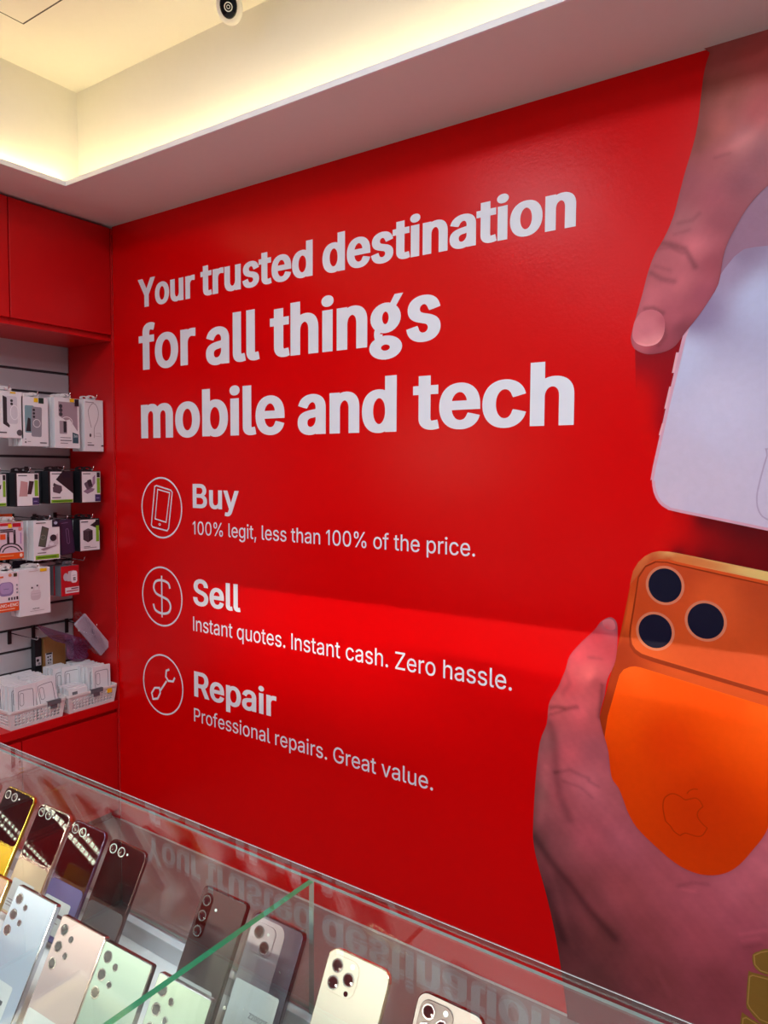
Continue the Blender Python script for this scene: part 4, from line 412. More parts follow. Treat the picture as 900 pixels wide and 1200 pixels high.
def patch(name, outline, y, ctrl, strokes=(), step=.006, fac=1.0, parent=mural, smooth_out=4, dither=.05, seed=1, edge=0, amp_=1.0):
    o = [tuple(p) for p in (catmull(outline, smooth_out) if smooth_out else outline)]
    poly_ = np.array(o); n = len(o); rng = np.random.default_rng(seed)
    (x0, z0), (x1, z1) = poly_.min(0), poly_.max(0)
    gx, gz = np.meshgrid(np.arange(x0, x1, step), np.arange(z0, z1, step)); P_ = np.stack([gx.ravel(), gz.ravel()], 1)+rng.uniform(-.25, .25, (gx.size, 2))*step
    ins = np.zeros(len(P_), bool); dmin = np.full(len(P_), 9.)
    for i in range(n):
        a, b = poly_[i-1], poly_[i]
        c = ((a[1] > P_[:, 1]) != (b[1] > P_[:, 1])) & (P_[:, 0] < (b[0]-a[0])*(P_[:, 1]-a[1])/((b[1]-a[1]) or 1e-12)+a[0]); ins ^= c
        ab = b-a; tt = np.clip(((P_-a)@ab)/max(ab@ab, 1e-12), 0, 1); dmin = np.minimum(dmin, np.linalg.norm(P_-a-tt[:, None]*ab, axis=1))
    P_ = P_[ins & (dmin > step*.45)]
    pts = [Vector(p) for p in o]+[Vector((float(a), float(b))) for a, b in P_]
    v, e, f, *_ = delaunay_2d_cdt(pts, [], [list(range(n))], 1, 1e-6)
    V = np.array([(p.x, p.y) for p in v])
    cp = np.array([c[:2] for c in ctrl]); cc = np.array([lin(c[2:5]) for c in ctrl])
    d = np.linalg.norm(V[:, None]-cp[None], axis=2)+.012; wt = d**-3.2; col = (wt@cc)/wt.sum(1, keepdims=True)
    mul = np.ones(len(V))
    for pts_, wd, amp in strokes:
        L = np.array(pts_); s = wd*.0026; dm = np.full(len(V), 9.)
        for a, b in zip(L[:-1], L[1:]):
            ab = b-a; tt = np.clip(((V-a)@ab)/max(ab@ab, 1e-12), 0, 1); dm = np.minimum(dm, np.linalg.norm(V-a-tt[:, None]*ab, axis=1))
        mul += amp*amp_*np.exp(-(dm/s)**2)
    if dither:
        for sc, am in ((.05, dither), (.02, dither*.8), (.008, dither*.5)):
            ph = rng.uniform(0, 6.28, 8); dr = rng.normal(size=(8, 2))/sc
            mul *= 1+am*np.sin(V@dr.T+ph).sum(1)/3.2
    if edge:
        dm = np.full(len(V), 9.)
        for a, b in zip(poly_, np.roll(poly_, -1, 0)):
            ab = b-a; tt = np.clip(((V-a)@ab)/max(ab@ab, 1e-12), 0, 1); dm = np.minimum(dm, np.linalg.norm(V-a-tt[:, None]*ab, axis=1))
        mul *= 1-edge*np.exp(-dm/.007)
    col = np.clip(col*fac*mul[:, None], 0.001, 1)
    me = bpy.data.meshes.new(name); me.from_pydata([(float(a), y, float(b)) for a, b in V], [], [list(q) for q in f])
    me.materials.append(M['print'])
    ca = me.color_attributes.new('Col', 'FLOAT_COLOR', 'POINT'); ca.data.foreach_set('color', np.concatenate([col, np.ones((len(V), 1))], 1).ravel())
    ob = bpy.data.objects.new(name, me); C.objects.link(ob); ob.parent = parent
    if sum(p.normal.y for p in me.polygons) > 0: me.flip_normals()
    return ob
def solid(name, outline, y, col, parent, smooth=True, k=3):
    mb = MB(); flat(mb, [tuple(p) for p in (catmull(outline, k) if smooth else outline)], y, 0, col); return mb.build(name, M['print'], parent)
RED = (222, 0, 4)
def ctr(pts): return [sum(p[0] for p in pts)/len(pts), sum(p[1] for p in pts)/len(pts)]
def along(pts, col, n=6): return [[p[0]+(q[0]-p[0])*k/n, p[1]+(q[1]-p[1])*k/n, *col] for p, q in zip(pts, pts[1:]) for k in range(n+1)]
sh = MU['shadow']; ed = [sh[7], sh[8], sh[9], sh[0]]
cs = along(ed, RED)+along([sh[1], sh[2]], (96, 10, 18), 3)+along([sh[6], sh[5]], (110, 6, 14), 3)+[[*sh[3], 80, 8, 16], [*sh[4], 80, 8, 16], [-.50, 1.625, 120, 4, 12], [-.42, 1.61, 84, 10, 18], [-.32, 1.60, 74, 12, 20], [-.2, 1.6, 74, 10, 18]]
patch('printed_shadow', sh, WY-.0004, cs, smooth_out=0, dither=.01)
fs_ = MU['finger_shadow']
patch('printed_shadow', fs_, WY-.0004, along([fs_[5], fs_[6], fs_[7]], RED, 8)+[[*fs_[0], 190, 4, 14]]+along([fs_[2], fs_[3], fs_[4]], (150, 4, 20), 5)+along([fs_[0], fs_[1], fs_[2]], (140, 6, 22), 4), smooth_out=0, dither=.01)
# pale lilac phone in the upper hand
w_ = MU['white_phone']
wp = patch('printed_pale_phone', w_, WY-.0007, along(w_[0:8], (228, 170, 190), 3)+along(w_[-6:], (156, 112, 136), 3)+[[*w_[-1], 180, 130, 150], [*w_[8], 214, 165, 188]], smooth_out=2, dither=.01)
wf = MU['white_face']
patch('phone_face', wf, WY-.0010, [[*wf[1], 212, 198, 218], [*wf[5], 222, 200, 220], [-.45, 1.62, 215, 198, 220], [-.4, 1.9, 214, 206, 232], [-.5, 2.05, 206, 206, 235], [-.55, 1.75, 216, 198, 220], [-.62, 1.8, 214, 198, 222],
      [*wf[16], 170, 148, 178], [*wf[15], 150, 128, 158], [*wf[17], 150, 130, 165], [-.3, 2.19, 196, 198, 230], [-.05, 1.8, 212, 200, 222]], fac=1.0, parent=wp, smooth_out=2, dither=.006)
for q in MU['white_btn']: solid('side_button', q, WY-.0010, (240, 178, 190), wp, False)
bm = MU['white_bump']; vs, fs = ribbon(catmull(bm, 3), .004, True); mb = MB().add([(a, WY-.0013, b) for a, b in vs], fs, 0, (190, 168, 196))
mb.build('camera_bump', M['print'], wp)
# orange phone in the lower hand
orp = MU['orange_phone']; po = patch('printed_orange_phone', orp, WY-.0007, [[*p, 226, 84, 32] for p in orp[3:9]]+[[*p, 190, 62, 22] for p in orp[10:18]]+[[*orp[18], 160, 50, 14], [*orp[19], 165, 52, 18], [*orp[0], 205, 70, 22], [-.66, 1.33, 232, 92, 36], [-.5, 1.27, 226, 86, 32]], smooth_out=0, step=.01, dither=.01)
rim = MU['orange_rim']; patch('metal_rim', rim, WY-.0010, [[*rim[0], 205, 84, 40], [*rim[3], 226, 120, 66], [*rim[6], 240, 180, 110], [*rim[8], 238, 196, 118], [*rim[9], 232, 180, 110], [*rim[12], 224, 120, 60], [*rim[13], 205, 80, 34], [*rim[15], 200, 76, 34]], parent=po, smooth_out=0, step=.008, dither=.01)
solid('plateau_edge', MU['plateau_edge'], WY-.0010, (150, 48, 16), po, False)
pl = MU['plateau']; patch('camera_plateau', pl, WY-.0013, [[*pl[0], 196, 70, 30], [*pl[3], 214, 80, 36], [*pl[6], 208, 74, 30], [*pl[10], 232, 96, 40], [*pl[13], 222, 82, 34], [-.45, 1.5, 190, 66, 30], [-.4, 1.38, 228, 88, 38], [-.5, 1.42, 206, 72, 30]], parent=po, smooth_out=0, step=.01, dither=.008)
for cx, cz, rx, rz in MU['lens']:
    mb = MB(); mb.add([(a, WY-.0016, b) for a, b in ell(cx, cz, rx, rz, 48)], [tuple(range(48))], 0, (222, 128, 96))
    mb.add([(a, WY-.0018, b) for a, b in ell(cx, cz, rx-.0075, rz-.0075, 48)], [tuple(range(48))], 0, (22, 22, 44))
    mb.build('camera_lens', M['print'], po)
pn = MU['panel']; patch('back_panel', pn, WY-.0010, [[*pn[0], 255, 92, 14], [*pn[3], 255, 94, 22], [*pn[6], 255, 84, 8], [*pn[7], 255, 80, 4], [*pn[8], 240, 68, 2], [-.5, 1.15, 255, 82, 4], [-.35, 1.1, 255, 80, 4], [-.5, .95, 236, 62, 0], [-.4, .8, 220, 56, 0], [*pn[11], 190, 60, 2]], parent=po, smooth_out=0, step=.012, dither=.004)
mb = MB()
for q in MU['emblem']:
    vs, fs = ribbon(catmull(q, 4, False), .0032); mb.add([(a, WY-.0013, b) for a, b in vs], fs, 0, (192, 50, 0))
mb.build('emblem', M['print'], po)
# hands
hu = patch('printed_hand', MU['hand_up'], WY-.0022, MU['c_up'], MU['l_up'], step=.0052, fac=np.array(SKIN_UP), seed=3, smooth_out=3, dither=.035, edge=.16, amp_=1.4)
nu = MU['nail_up']; patch('fingernail', nu, WY-.0026, [[*nu[0], 215, 120, 142], [*nu[3], 200, 110, 130], [*nu[5], 190, 98, 120], [*nu[8], 235, 150, 165], [*nu[9], 235, 150, 165], [*ctr(nu), 208, 118, 140]], [(nu[7:11], 1.6, .2)], step=.004, fac=np.array(SKIN_UP), parent=hu, smooth_out=3, dither=.02)
hl = patch('printed_hand', MU['hand_low'], WY-.0022, MU['c_low'], MU['l_low'], step=.0056, fac=np.array(SKIN_LOW), seed=4, smooth_out=3, dither=.05, edge=.16, amp_=1.5)
nl = MU['nail_low']; patch('fingernail', nl, WY-.0026, [[*p, 190, 100, 118] for p in nl[:3]]+[[*nl[5], 190, 70, 88]], step=.004, fac=np.array(SKIN_LOW), parent=hl, smooth_out=3, dither=.01)
lk = MU['links']
for i, q in enumerate(lk):
    o = solid('bracelet_link', q, WY-.0030-.0004*i, (140, 106, 44), hl, True, 2)
    cx, cz = ctr(q); vs, fs = ribbon([(cx+(a-cx)*.93, cz+(b-cz)*.88) for a, b in q], .0035, True)
    MB().add([(a, WY-.0032-.0004*i, b) for a, b in vs], fs, 0, (178, 140, 72)).build('link_bevel', M['print'], hl)
# ------------------------------------------------------------------ red wall unit with slatted niche
XF = -3.066; GY = 2.168
sp = MB().box(-3.42, XF+.004, GY, WY-.0005, .012, ZS-.012).build('side_panel', M['red_lam'], bevel=.0015)
tag(sp, 'tall red side panel closing the product niche against the red mural', 'panel')
sw = thing('slatwall_panel', 'grey slatted display board at the back of the product niche', 'slatwall', (-3.44, .6, .6))
attach(MB().box(-3.4395, -3.431, .6, GY-.002, .606, 2.40).build('backing', M['groove']), sw)
z = .606; tops = [2.40]+[2.201-.1035*k for k in range(16)]
for i in range(len(tops)):
    zt = tops[i]-.006; zb = tops[i+1]+.006 if i+1 < len(tops) else .607
    if zb < .6: zb = .607
    if zt-zb < .02: continue
    attach(MB().box(-3.431, -3.42, .6, GY-.002, zb, zt).build('slat', M['slat'], bevel=.002), sw)
def cabinet(label, y0, y1, group):
    t = thing('wall_cabinet', label, 'cabinet', (-3.44, y0, 2.33), group=group)
    attach(MB().box(-3.438, -3.086, y0, y1, 2.345, ZS-.006).box(-3.436, -3.07, y0, y1, 2.333, 2.345).build('body', M['red_lam']), t)
    attach(MB().box(-3.085, XF, y0+.0015, y1-.0015, 2.362, ZS-.012).build('door', M['red_lam'], bevel=.0015), t)
cabinet('red flat-front wall cupboard over the niche, touching the mural corner', 1.6825, GY-.001, 'red wall cupboards')
cabinet('red flat-front wall cupboard over the niche, second from the mural corner', 1.19, 1.6805, 'red wall cupboards')
cabinet('red flat-front wall cupboard over the niche, third from the mural corner', .70, 1.188, 'red wall cupboards')
ld = thing('display_ledge', 'red laminate ledge under the slatted niche carrying the white baskets', 'ledge', (-3.25, .7, .57))
attach(MB().box(-3.438, -3.058, .7, GY-.001, .565, .605).build('ledge_top', M['red_lam'], bevel=.002), ld)
def base_cab(label, y0, y1):
    t = thing('base_cabinet', label, 'cabinet', (-3.44, y0, 0), group='red base cupboards')
    attach(MB().box(-3.438, -3.086, y0, y1, .05, .5635).build('body', M['red_lam']), t)
    attach(MB().box(-3.438, -3.12, y0, y1, .001, .05).build('plinth', M['dark']), t)
    attach(MB().box(-3.085, XF, y0+.0015, y1-.0015, .06, .545).build('door', M['red_lam'], bevel=.0015), t)
base_cab('red base cupboard under the ledge, touching the mural corner', 1.689, GY-.001)
base_cab('red base cupboard under the ledge, second from the mural corner', 1.19, 1.6875)

# ------------------------------------------------------------------ hanging packs
PK = DATA['packs']
def art_mesh(name, els, y0, y1, z0, z1, xf, root):
    mb = MB(); W_, H_ = y1-y0, z1-z0
    P = lambda u, v, k: (xf+.0003+.00025*k, y0+u*W_, z0+v*H_)
    for k, e in enumerate(els):
        kd = e[0]; c = e[-1]
        if kd == 'r': u0, v0, u1, v1 = e[1:5]; mb.poly([P(u0, v0, k), P(u1, v0, k), P(u1, v1, k), P(u0, v1, k)], 0, c)
        elif kd == 'e': mb.poly([P(a, b, k) for a, b in ell(*e[1:5], 24)], 0, c)
        elif kd == 'p': mb.poly([P(a, b, k) for a, b in e[1]], 0, c)
        elif kd == 'R':   # rounded rectangle, rotated: cu,cv,w,h (fractions of width), radius, angle
            cu, cv, w_, h_, r_, an = e[1:7]; q = []
            for a, b in rrect(w_, h_, r_, 4):
                q.append((cu+(a*math.cos(an)-b*math.sin(an)), cv+(a*math.sin(an)+b*math.cos(an))*W_/H_))
            mb.poly([P(a, b, k) for a, b in q], 0, c)
        elif kd == 'o': vs, fs = ring2(e[1], e[2], e[3], e[4], e[3]-e[5], e[4]-e[5]*W_/H_, 28); mb.add([P(a, b, k) for a, b in vs], fs, 0, c)
        elif kd == 'l': vs, fs = ribbon([(a*W_, b*H_) for a, b in e[1]], e[2]*W_, e[3]); mb.add([P(a/W_, b/H_, k) for a, b in vs], fs, 0, c)
        elif kd == 't':
            v, f = text_mesh(e[1], .02); mx = max(p[0] for p in v); mn = min(p[0] for p in v)
            mb.add([P(e[2]+(p[0]-mn)/(mx-mn)*(e[4]-e[2]), e[3]+p[1]/.735*(e[5]-e[3]), k) for p in v], f, 0, c)
    return attach(mb.build(name, M['pack']), root)
PX = -3.13; SC = PX/-3.22
def persp(d, xf=PX):   # a box seen at x=-3.22 moved along the hook to the plane xf
    s = xf/-3.22; y0, y1, z0, z1 = d; return y0*s, y1*s, 1.73+(z0-1.73)*s, 1.73+(z1-1.73)*s
HOOKED = {'A': 'dark-strip case box', 'B': 'teal and grey phone box', 'C': 'angled-window case box', 'D': 'cord loop box', 'E': 'cut-off charger pack', 'F': 'power bank pack', 'G': 'plug charger pack', 'H': 'folding dock pack', 'I': 'orange cable box', 'K': 'charging stand pack', 'M': 'cube charger pack', 'N': 'orange earphone box', 'O': 'plain earbuds box', 'P': 'red wall charger pack'}
def pack(label, key, els, depth=.03, body='carton', cat='boxed accessory', xf=PX, group=None, tab='white_pl', n_behind=0, behind_label=None, tabw=.3, name='accessory_box', tabh=.022, tilt=0, hook=True):
    y0, y1, z0, z1 = persp(PK[key], xf)
    root = thing(name, label, cat, (xf-depth, (y0+y1)/2, z0), group=group)
    attach(MB().box(xf-depth, xf, y0, y1, z0, z1).build('carton', M[body], bevel=.0012), root)
    art_mesh('printed_front', els, y0, y1, z0, z1, xf, root)
    cy, wy = (y0+y1)/2, (y1-y0)*tabw
    tb = MB(); o = [(cy-wy, z1-.002), (cy+wy, z1-.002), (cy+wy*.8, z1+tabh), (cy-wy*.8, z1+tabh)]; hc = (cy, z1+tabh*.55)
    inner = ell(hc[0], hc[1], .008, .0045, 16); xo = xf-depth*.5
    vs = [(xo, *p) for p in o]+[(xo, *p) for p in inner]
    # tab sheet around the hook hole
    ring = ell(hc[0], hc[1], wy*.8, tabh*.44, 16); vs = [(xo, *p) for p in ring]+[(xo, *p) for p in inner]
    tb.add(vs, [(i, (i+1) % 16, 16+(i+1) % 16, 16+i) for i in range(16)])
    tb.add([(xo, cy-wy, z1-.001), (xo, cy+wy, z1-.001), (xo, cy+wy*.7, z1+tabh*.3), (xo, cy-wy*.7, z1+tabh*.3)], [(0, 1, 2, 3)])
    o = tb.build('hang_tab', M[tab]); so = o.modifiers.new('s', 'SOLIDIFY'); so.thickness = .0012; attach(o, root)
    for j in range(n_behind):
        dx = -(j+1)*(depth+.003)
        r = dup(root, behind_label, group='boxes queued behind the '+HOOKED[key]); r.location.x += dx; r.location.y += -.004*(j+1)
    if hook:
        hy, hz_ = cy, z1+tabh*.55-.004
        wire_hook('wire display hook holding the '+HOOKED[key], hy, hz_, min(xf+.028, -3.085))
    return root
def wire_hook(label, y, z, xe, drop=.03, group=None):
    t = thing('display_hook', label, 'hook', (-3.419, y, z))
    attach(MB().box(-3.4195, -3.414, y-.009, y+.009, z-drop, z+.012).build('bracket', M['dark'], bevel=.001), t)
    attach(MB().tube([(-3.414, y, z), (xe-.012, y, z-.002), (xe-.004, y, z+.003), (xe, y, z+.016)], .0026, 8).build('prong', M['chrome'], smooth=True), t)
    return t
WHT = (240, 238, 240); DK = (30, 30, 36); GRN = (136, 190, 40); YEL = (250, 205, 20); GRY = (140, 138, 145)
LN = lambda u0, v0, u1, h=.012, c=(120, 118, 124): ('r', u0, v0, u1, v0+h, c)
# row 1: phone-case cartons
pack('white case box with a dark diagonal strip, outer end of the top row', 'A', [('R', .62, .60, .42, .80, .06, .02, (216, 214, 220)), ('p', [(.40, .30), (.58, .22), (.60, .27), (.52, .34), (.52, .86), (.40, .90)], (48, 44, 50)), ('o', .74, .55, .13, .16, .02, (245, 245, 248)), ('e', .66, .80, .04, .03, DK), ('e', .66, .73, .04, .03, DK), ('r', .10, .10, .5, .125, (60, 60, 66)), ('e', .88, .12, .09, .065, (90, 86, 92)), ('r', .62, .955, .78, .99, YEL)], .034, n_behind=1, behind_label='white case box queued behind the dark-strip box on the top row')
pack('white case box showing a teal and a grey phone, with dark green tag, top row', 'B', [('R', .30, .55, .34, .96, .05, 0, (126, 164, 172)), ('p', [(.16, .30), (.34, .30), (.34, .56), (.24, .58)], (44, 40, 46)), ('R', .56, .50, .38, 1.06, .06, -.03, (150, 148, 156)), ('e', .46, .74, .045, .025, DK), ('e', .46, .67, .045, .025, DK), ('e', .46, .60, .045, .025, DK), ('o', .56, .47, .14, .085, .02, (240, 240, 242)), ('r', .46, .90, .62, .985, YEL), ('r', .64, .88, .83, .995, (18, 58, 48)), LN(.66, .065, .92, .02, (80, 80, 84)), ('e', .13, .08, .03, .015, DK), ('e', .13, .14, .02, .012, GRY), LN(.2, .09, .32, .01)], .03, n_behind=2, behind_label='white case box queued behind the teal and grey phone box')
pack('white case box with angled window over a grey phone, teal corner block, top row', 'C', [('p', [(.16, .92), (.16, .64), (.44, .55), (.60, .58), (.92, .34), (.92, .92)], (168, 150, 160)), ('e', .25, .83, .07, .04, (60, 58, 66)), ('e', .25, .75, .07, .04, (60, 58, 66)), ('e', .25, .67, .07, .04, (60, 58, 66)), ('o', .48, .52, .24, .11, .03, (235, 225, 230)), ('p', [(.0, .0), (1, 0), (1, .28), (.55, .52), (.0, .60)], WHT), ('R', .33, .41, .30, .48, .03, 0, (176, 160, 168)), ('r', .34, .31, .46, .53, (40, 36, 44)), ('p', [(.70, .10), (.94, .10), (.94, .28), (.70, .32)], (52, 92, 104)), ('t', '3m', .74, .22, .90, .27, (190, 220, 220)), LN(.2, .2, .62), LN(.2, .14, .66, .018), LN(.2, .09, .5), ('r', .60, .925, .78, .995, YEL), ('r', .80, .85, .97, .99, DK)], .028, n_behind=2, behind_label='white case box queued behind the angled window box')
pack('slim white box printed with a thin cord loop, top row beside the red side panel', 'D', [('l', catmull([(.36, .46), (.24, .66), (.22, .80), (.42, .92), (.62, .90), (.74, .78), (.70, .62), (.52, .46), (.5, .34), (.5, .26)], 4, False), .025, False, (150, 136, 142)), ('e', .30, .31, .05, .035, (60, 50, 56)), ('l', [(.52, .3), (.86, .29), (.82, .36), (.6, .35)], .015, False, (180, 166, 172)), LN(.14, .16, .36), LN(.14, .11, .48, .02, (90, 86, 92)), ('r', .86, .10, 1, .125, DK), LN(.06, .94, .5, .01)], .045, n_behind=1, behind_label='slim white box queued behind the cord loop box')
# row 2: black sleeved charger cartons with white fronts
def art2(pic, dark_corner=None, strip=True, bottom=False, purple=False):
    e = [('r', .08, .02, .98, .98, WHT), LN(.14, .90, .5, .03, (90, 90, 96))]+pic
    if strip: e += [('r', .80, .30, .95, .78, GRN), ('r', .80, .80, .95, .96, DK)]
    if bottom: e += [('r', .10, .03, .96, .12, GRN), LN(.16, .06, .9, .03, (60, 110, 20))]
    if purple: e += [('r', .70, .04, .97, .26, (66, 54, 104)), LN(.75, .13, .9, .03, (150, 140, 190))]
    else: e += [LN(.14, .17, .48, .03, (110, 108, 114))]
    return e
pack('black and white charger pack cut off at the outer end of the second row', 'E', art2([('p', [(.4, .4), (.7, .55), (.72, .68), (.42, .56)], (70, 60, 70))], bottom=True), .05, 'cartonblk', tab='dark', n_behind=1, behind_label='black sleeved pack queued behind the cut-off charger pack')
pack('black sleeved pack showing a pink and a black power bank, second row', 'F', art2([('p', [(.16, .30), (.50, .30), (.52, .72), (.24, .76)], (205, 158, 158)), ('p', [(.50, .36), (.66, .36), (.78, .74), (.58, .76)], (58, 38, 46))], purple=True), .05, 'cartonblk', tab='dark', n_behind=1, behind_label='black sleeved pack queued behind the power bank pack')
pack('black sleeved pack with dark diagonal corner and small grey plug charger, second row', 'G', art2([('p', [(.30, .74), (.55, .98), (.98, .98), (.98, .30)], (40, 34, 42)), ('r', .56, .80, .86, .96, (28, 30, 46)), ('p', [(.18, .36), (.44, .30), (.54, .40), (.52, .54), (.30, .60), (.17, .50)], (92, 78, 88)), ('p', [(.18, .56), (.26, .52), (.30, .60), (.22, .64)], (60, 50, 58))], strip=False, bottom=True), .05, 'cartonblk', tab='dark', n_behind=1, behind_label='black sleeved pack queued behind the plug charger pack')
pack('black sleeved pack with grey folding charger dock and purple square, second row', 'H', art2([('p', [(.14, .36), (.34, .28), (.62, .36), (.70, .44), (.40, .48)], (150, 128, 150)), ('R', .40, .56, .34, .34, .05, .5, (104, 88, 104)), ('R', .46, .62, .2, .3, .04, .3, (52, 44, 56)), ('p', [(.58, .5), (.72, .62), (.72, .88), (.60, .8)], (170, 140, 170))], purple=True), .05, 'cartonblk', tab='dark', n_behind=1, behind_label='black sleeved pack queued behind the folding dock pack')
# row 3
pack('orange and lilac cable box with two black plugs, outer end of the third row', 'I', [('r', 0, .0, 1, .17, (240, 92, 24)), ('r', 0, .17, 1, .99, (226, 208, 220)), ('l', catmull([(.08, .20), (.2, .36), (.5, .42), (.78, .36), (.94, .22)], 4, False), .05, False, (44, 38, 46)), ('l', catmull([(.2, .2), (.3, .30), (.5, .34), (.7, .3), (.84, .2)], 4, False), .045, False, (60, 52, 60)), ('l', [(.42, .42), (.42, .66)], .09, False, (40, 34, 42)), ('l', [(.66, .42), (.66, .72)], .09, False, (40, 34, 42)), ('r', .38, .6, .46, .72, (90, 86, 92)), ('r', .62, .66, .70, .78, (90, 86, 92)), ('r', .12, .54, .32, .68, (240, 92, 40)), ('r', .12, .9, .55, .97, (214, 40, 50)), ('r', .42, .84, .56, .94, YEL), ('r', .58, .86, .9, .96, (200, 30, 50)), LN(.12, .78, .6, .03, (60, 40, 50)), LN(.12, .73, .6, .03, (60, 40, 50)), ('e', .86, .8, .08, .05, (230, 150, 140)), ('r', .86, .4, .9, .7, (180, 130, 190)), ('e', .88, .09, .06, .05, (250, 220, 200)), LN(.1, .08, .6, .03, (250, 170, 110))], .03, 'kraft', tab='white_pl', n_behind=1, behind_label='cable box queued behind the orange and lilac cable box', tabw=.3)
pack('white pack with black phone on an angled charging stand and green base strip, third row', 'K', [('r', .0, .0, 1, 1, WHT), ('r', .06, .02, .96, .125, GRN), LN(.12, .055, .86, .03, (70, 120, 20)), ('p', [(.16, .36), (.44, .32), (.58, .80), (.32, .87)], (74, 70, 74)), ('p', [(.19, .385), (.42, .35), (.54, .78), (.33, .84)], (88, 98, 84)), ('o', .35, .58, .10, .06, .012, (150, 160, 150)), ('p', [(.24, .28), (.36, .24), (.86, .34), (.80, .38)], (150, 132, 142)), ('p', [(.5, .32), (.62, .52), (.92, .66), (.94, .40), (.8, .34)], (206, 198, 204)), ('e', .74, .55, .13, .085, (50, 44, 50)), ('e', .66, .40, .1, .045, (232, 226, 232)), ('r', .70, .83, .99, 1.01, (26, 30, 52)), ('e', .84, .93, .07, .04, (190, 196, 220)), LN(.08, .935, .45, .022, (80, 80, 86)), LN(.12, .18, .45, .02)], .045, 'carton', tab='dark', n_behind=1, behind_label='white and blue pack queued behind the charging stand pack')
pack('black sleeved pack with a dark cube charger, third row beside the red side panel', 'M', [('r', .04, .02, .98, .98, WHT), ('p', [(.52, .80), (.72, .88), (.98, 1), (.98, .62), (.78, .72)], (44, 38, 46)), ('p', [(.18, .36), (.42, .27), (.42, .62), (.18, .64)], (74, 64, 70)), ('p', [(.42, .27), (.64, .36), (.64, .64), (.42, .62)], (54, 46, 52)), ('p', [(.18, .64), (.42, .62), (.64, .64), (.42, .71)], (104, 94, 100)), ('r', .80, .28, .95, .78, GRN), ('r', .78, .80, .97, .97, DK), LN(.08, .90, .42, .03, (90, 90, 96)), LN(.2, .13, .5, .02), LN(.2, .09, .82, .02, (150, 148, 154))], .05, 'cartonblk', tab='dark', n_behind=1, behind_label='black sleeved pack queued behind the cube charger pack')
y0, y1, z0, z1 = persp(PK['Lp'], -3.15)
t = thing('speaker_pack', 'dark purple rounded pouch pack between the charging stand pack and the cube pack', 'boxed accessory', (-3.17, (y0+y1)/2, z0))
cy, cz = (y0+y1)/2, (z0+z1)/2; Rz = Matrix.Translation((-3.18, cy, cz)) @ Matrix.Rotation(PI/2, 4, 'Z') @ Matrix.Rotation(PI/2, 4, 'X') @ Matrix.Rotation(.10, 4, 'Z')
M['purple'] = mat('dark_purple_plastic', (58, 40, 70), .4)
M['purple_hi'] = mat('purple_trim', (120, 96, 136), .35)
attach(MB().prism(rrect(y1-y0, z1-z0, .014), 0, .03).build('shell', M['purple'], bevel=.006, matrix=Rz), t)
o_ = rrect(.012, .07, .0055); vs, fs = ribbon(o_, .003, True)
attach(MB().add([(a+.006, b+.004, .0304) for a, b in vs], fs).prism([(-.02, .066), (.014, .066), (.014, .069), (-.02, .069)], .0302, .0306).build('slot_trim', M['purple_hi'], matrix=Rz), t)
wire_hook('wire display hook holding the dark purple pouch pack', cy, z1+.004, -3.14)
# row 4
pack('orange and white earphone box with lilac round case and ANC+ENC band', 'N', [('r', 0, 0, 1, .24, (240, 84, 24)), ('t', 'ANC+ENC', .04, .12, .97, .20, (255, 240, 230)), LN(.1, .05, .8, .025, (255, 200, 170)), ('r', 0, .24, 1, 1, (246, 232, 238)), ('R', .42, .58, .66, .62, .2, 0, (150, 128, 178)), ('R', .42, .60, .54, .50, .18, 0, (182, 160, 206)), LN(.30, .575, .55, .015, (120, 100, 150)), ('r', .50, .29, .58, .36, (70, 60, 66)), ('r', .63, .29, .70, .36, (70, 60, 66)), ('r', .75, .29, .82, .36, (70, 60, 66)), ('r', .87, .29, .95, .37, DK), ('r', .76, .88, .92, .97, (70, 60, 40)), ('e', .6, .93, .08, .04, (230, 150, 110)), ('r', 0, .80, .12, .88, YEL), ('r', 0, .88, .3, .92, (240, 110, 60)), ('e', .90, .66, .04, .025, GRY), ('e', .90, .56, .04, .025, GRY), ('e', .90, .47, .04, .025, GRY)], .035, 'carton', n_behind=1, behind_label='earphone box queued behind the orange and white earphone box', tabw=.34, tabh=.04)
pack('plain white earbuds box with small yellow tag, bottom row of packs', 'O', [('R', .52, .42, .32, .30, .1, 0, (214, 200, 206)), ('R', .52, .475, .32, .17, .08, 0, (224, 212, 218)), LN(.37, .455, .68, .006, (180, 166, 172)), ('e', .44, .585, .07, .03, (236, 228, 232)), ('e', .60, .61, .07, .03, (236, 228, 232)), ('e', .40, .59, .03, .02, (60, 54, 60)), ('e', .57, .625, .03, .02, (60, 54, 60)), ('r', .43, .53, .47, .58, (226, 216, 222)), ('r', .60, .55, .64, .60, (226, 216, 222)), ('t', 'AirPods', .40, .125, .62, .15, (80, 70, 76)), LN(.32, .085, .78, .008, (170, 158, 164)), ('r', .66, .92, .88, .985, YEL), LN(.30, .94, .6, .01, (200, 170, 160))], .03, 'carton', n_behind=1, behind_label='white earbuds box queued behind the plain white earbuds box', tabh=.02)
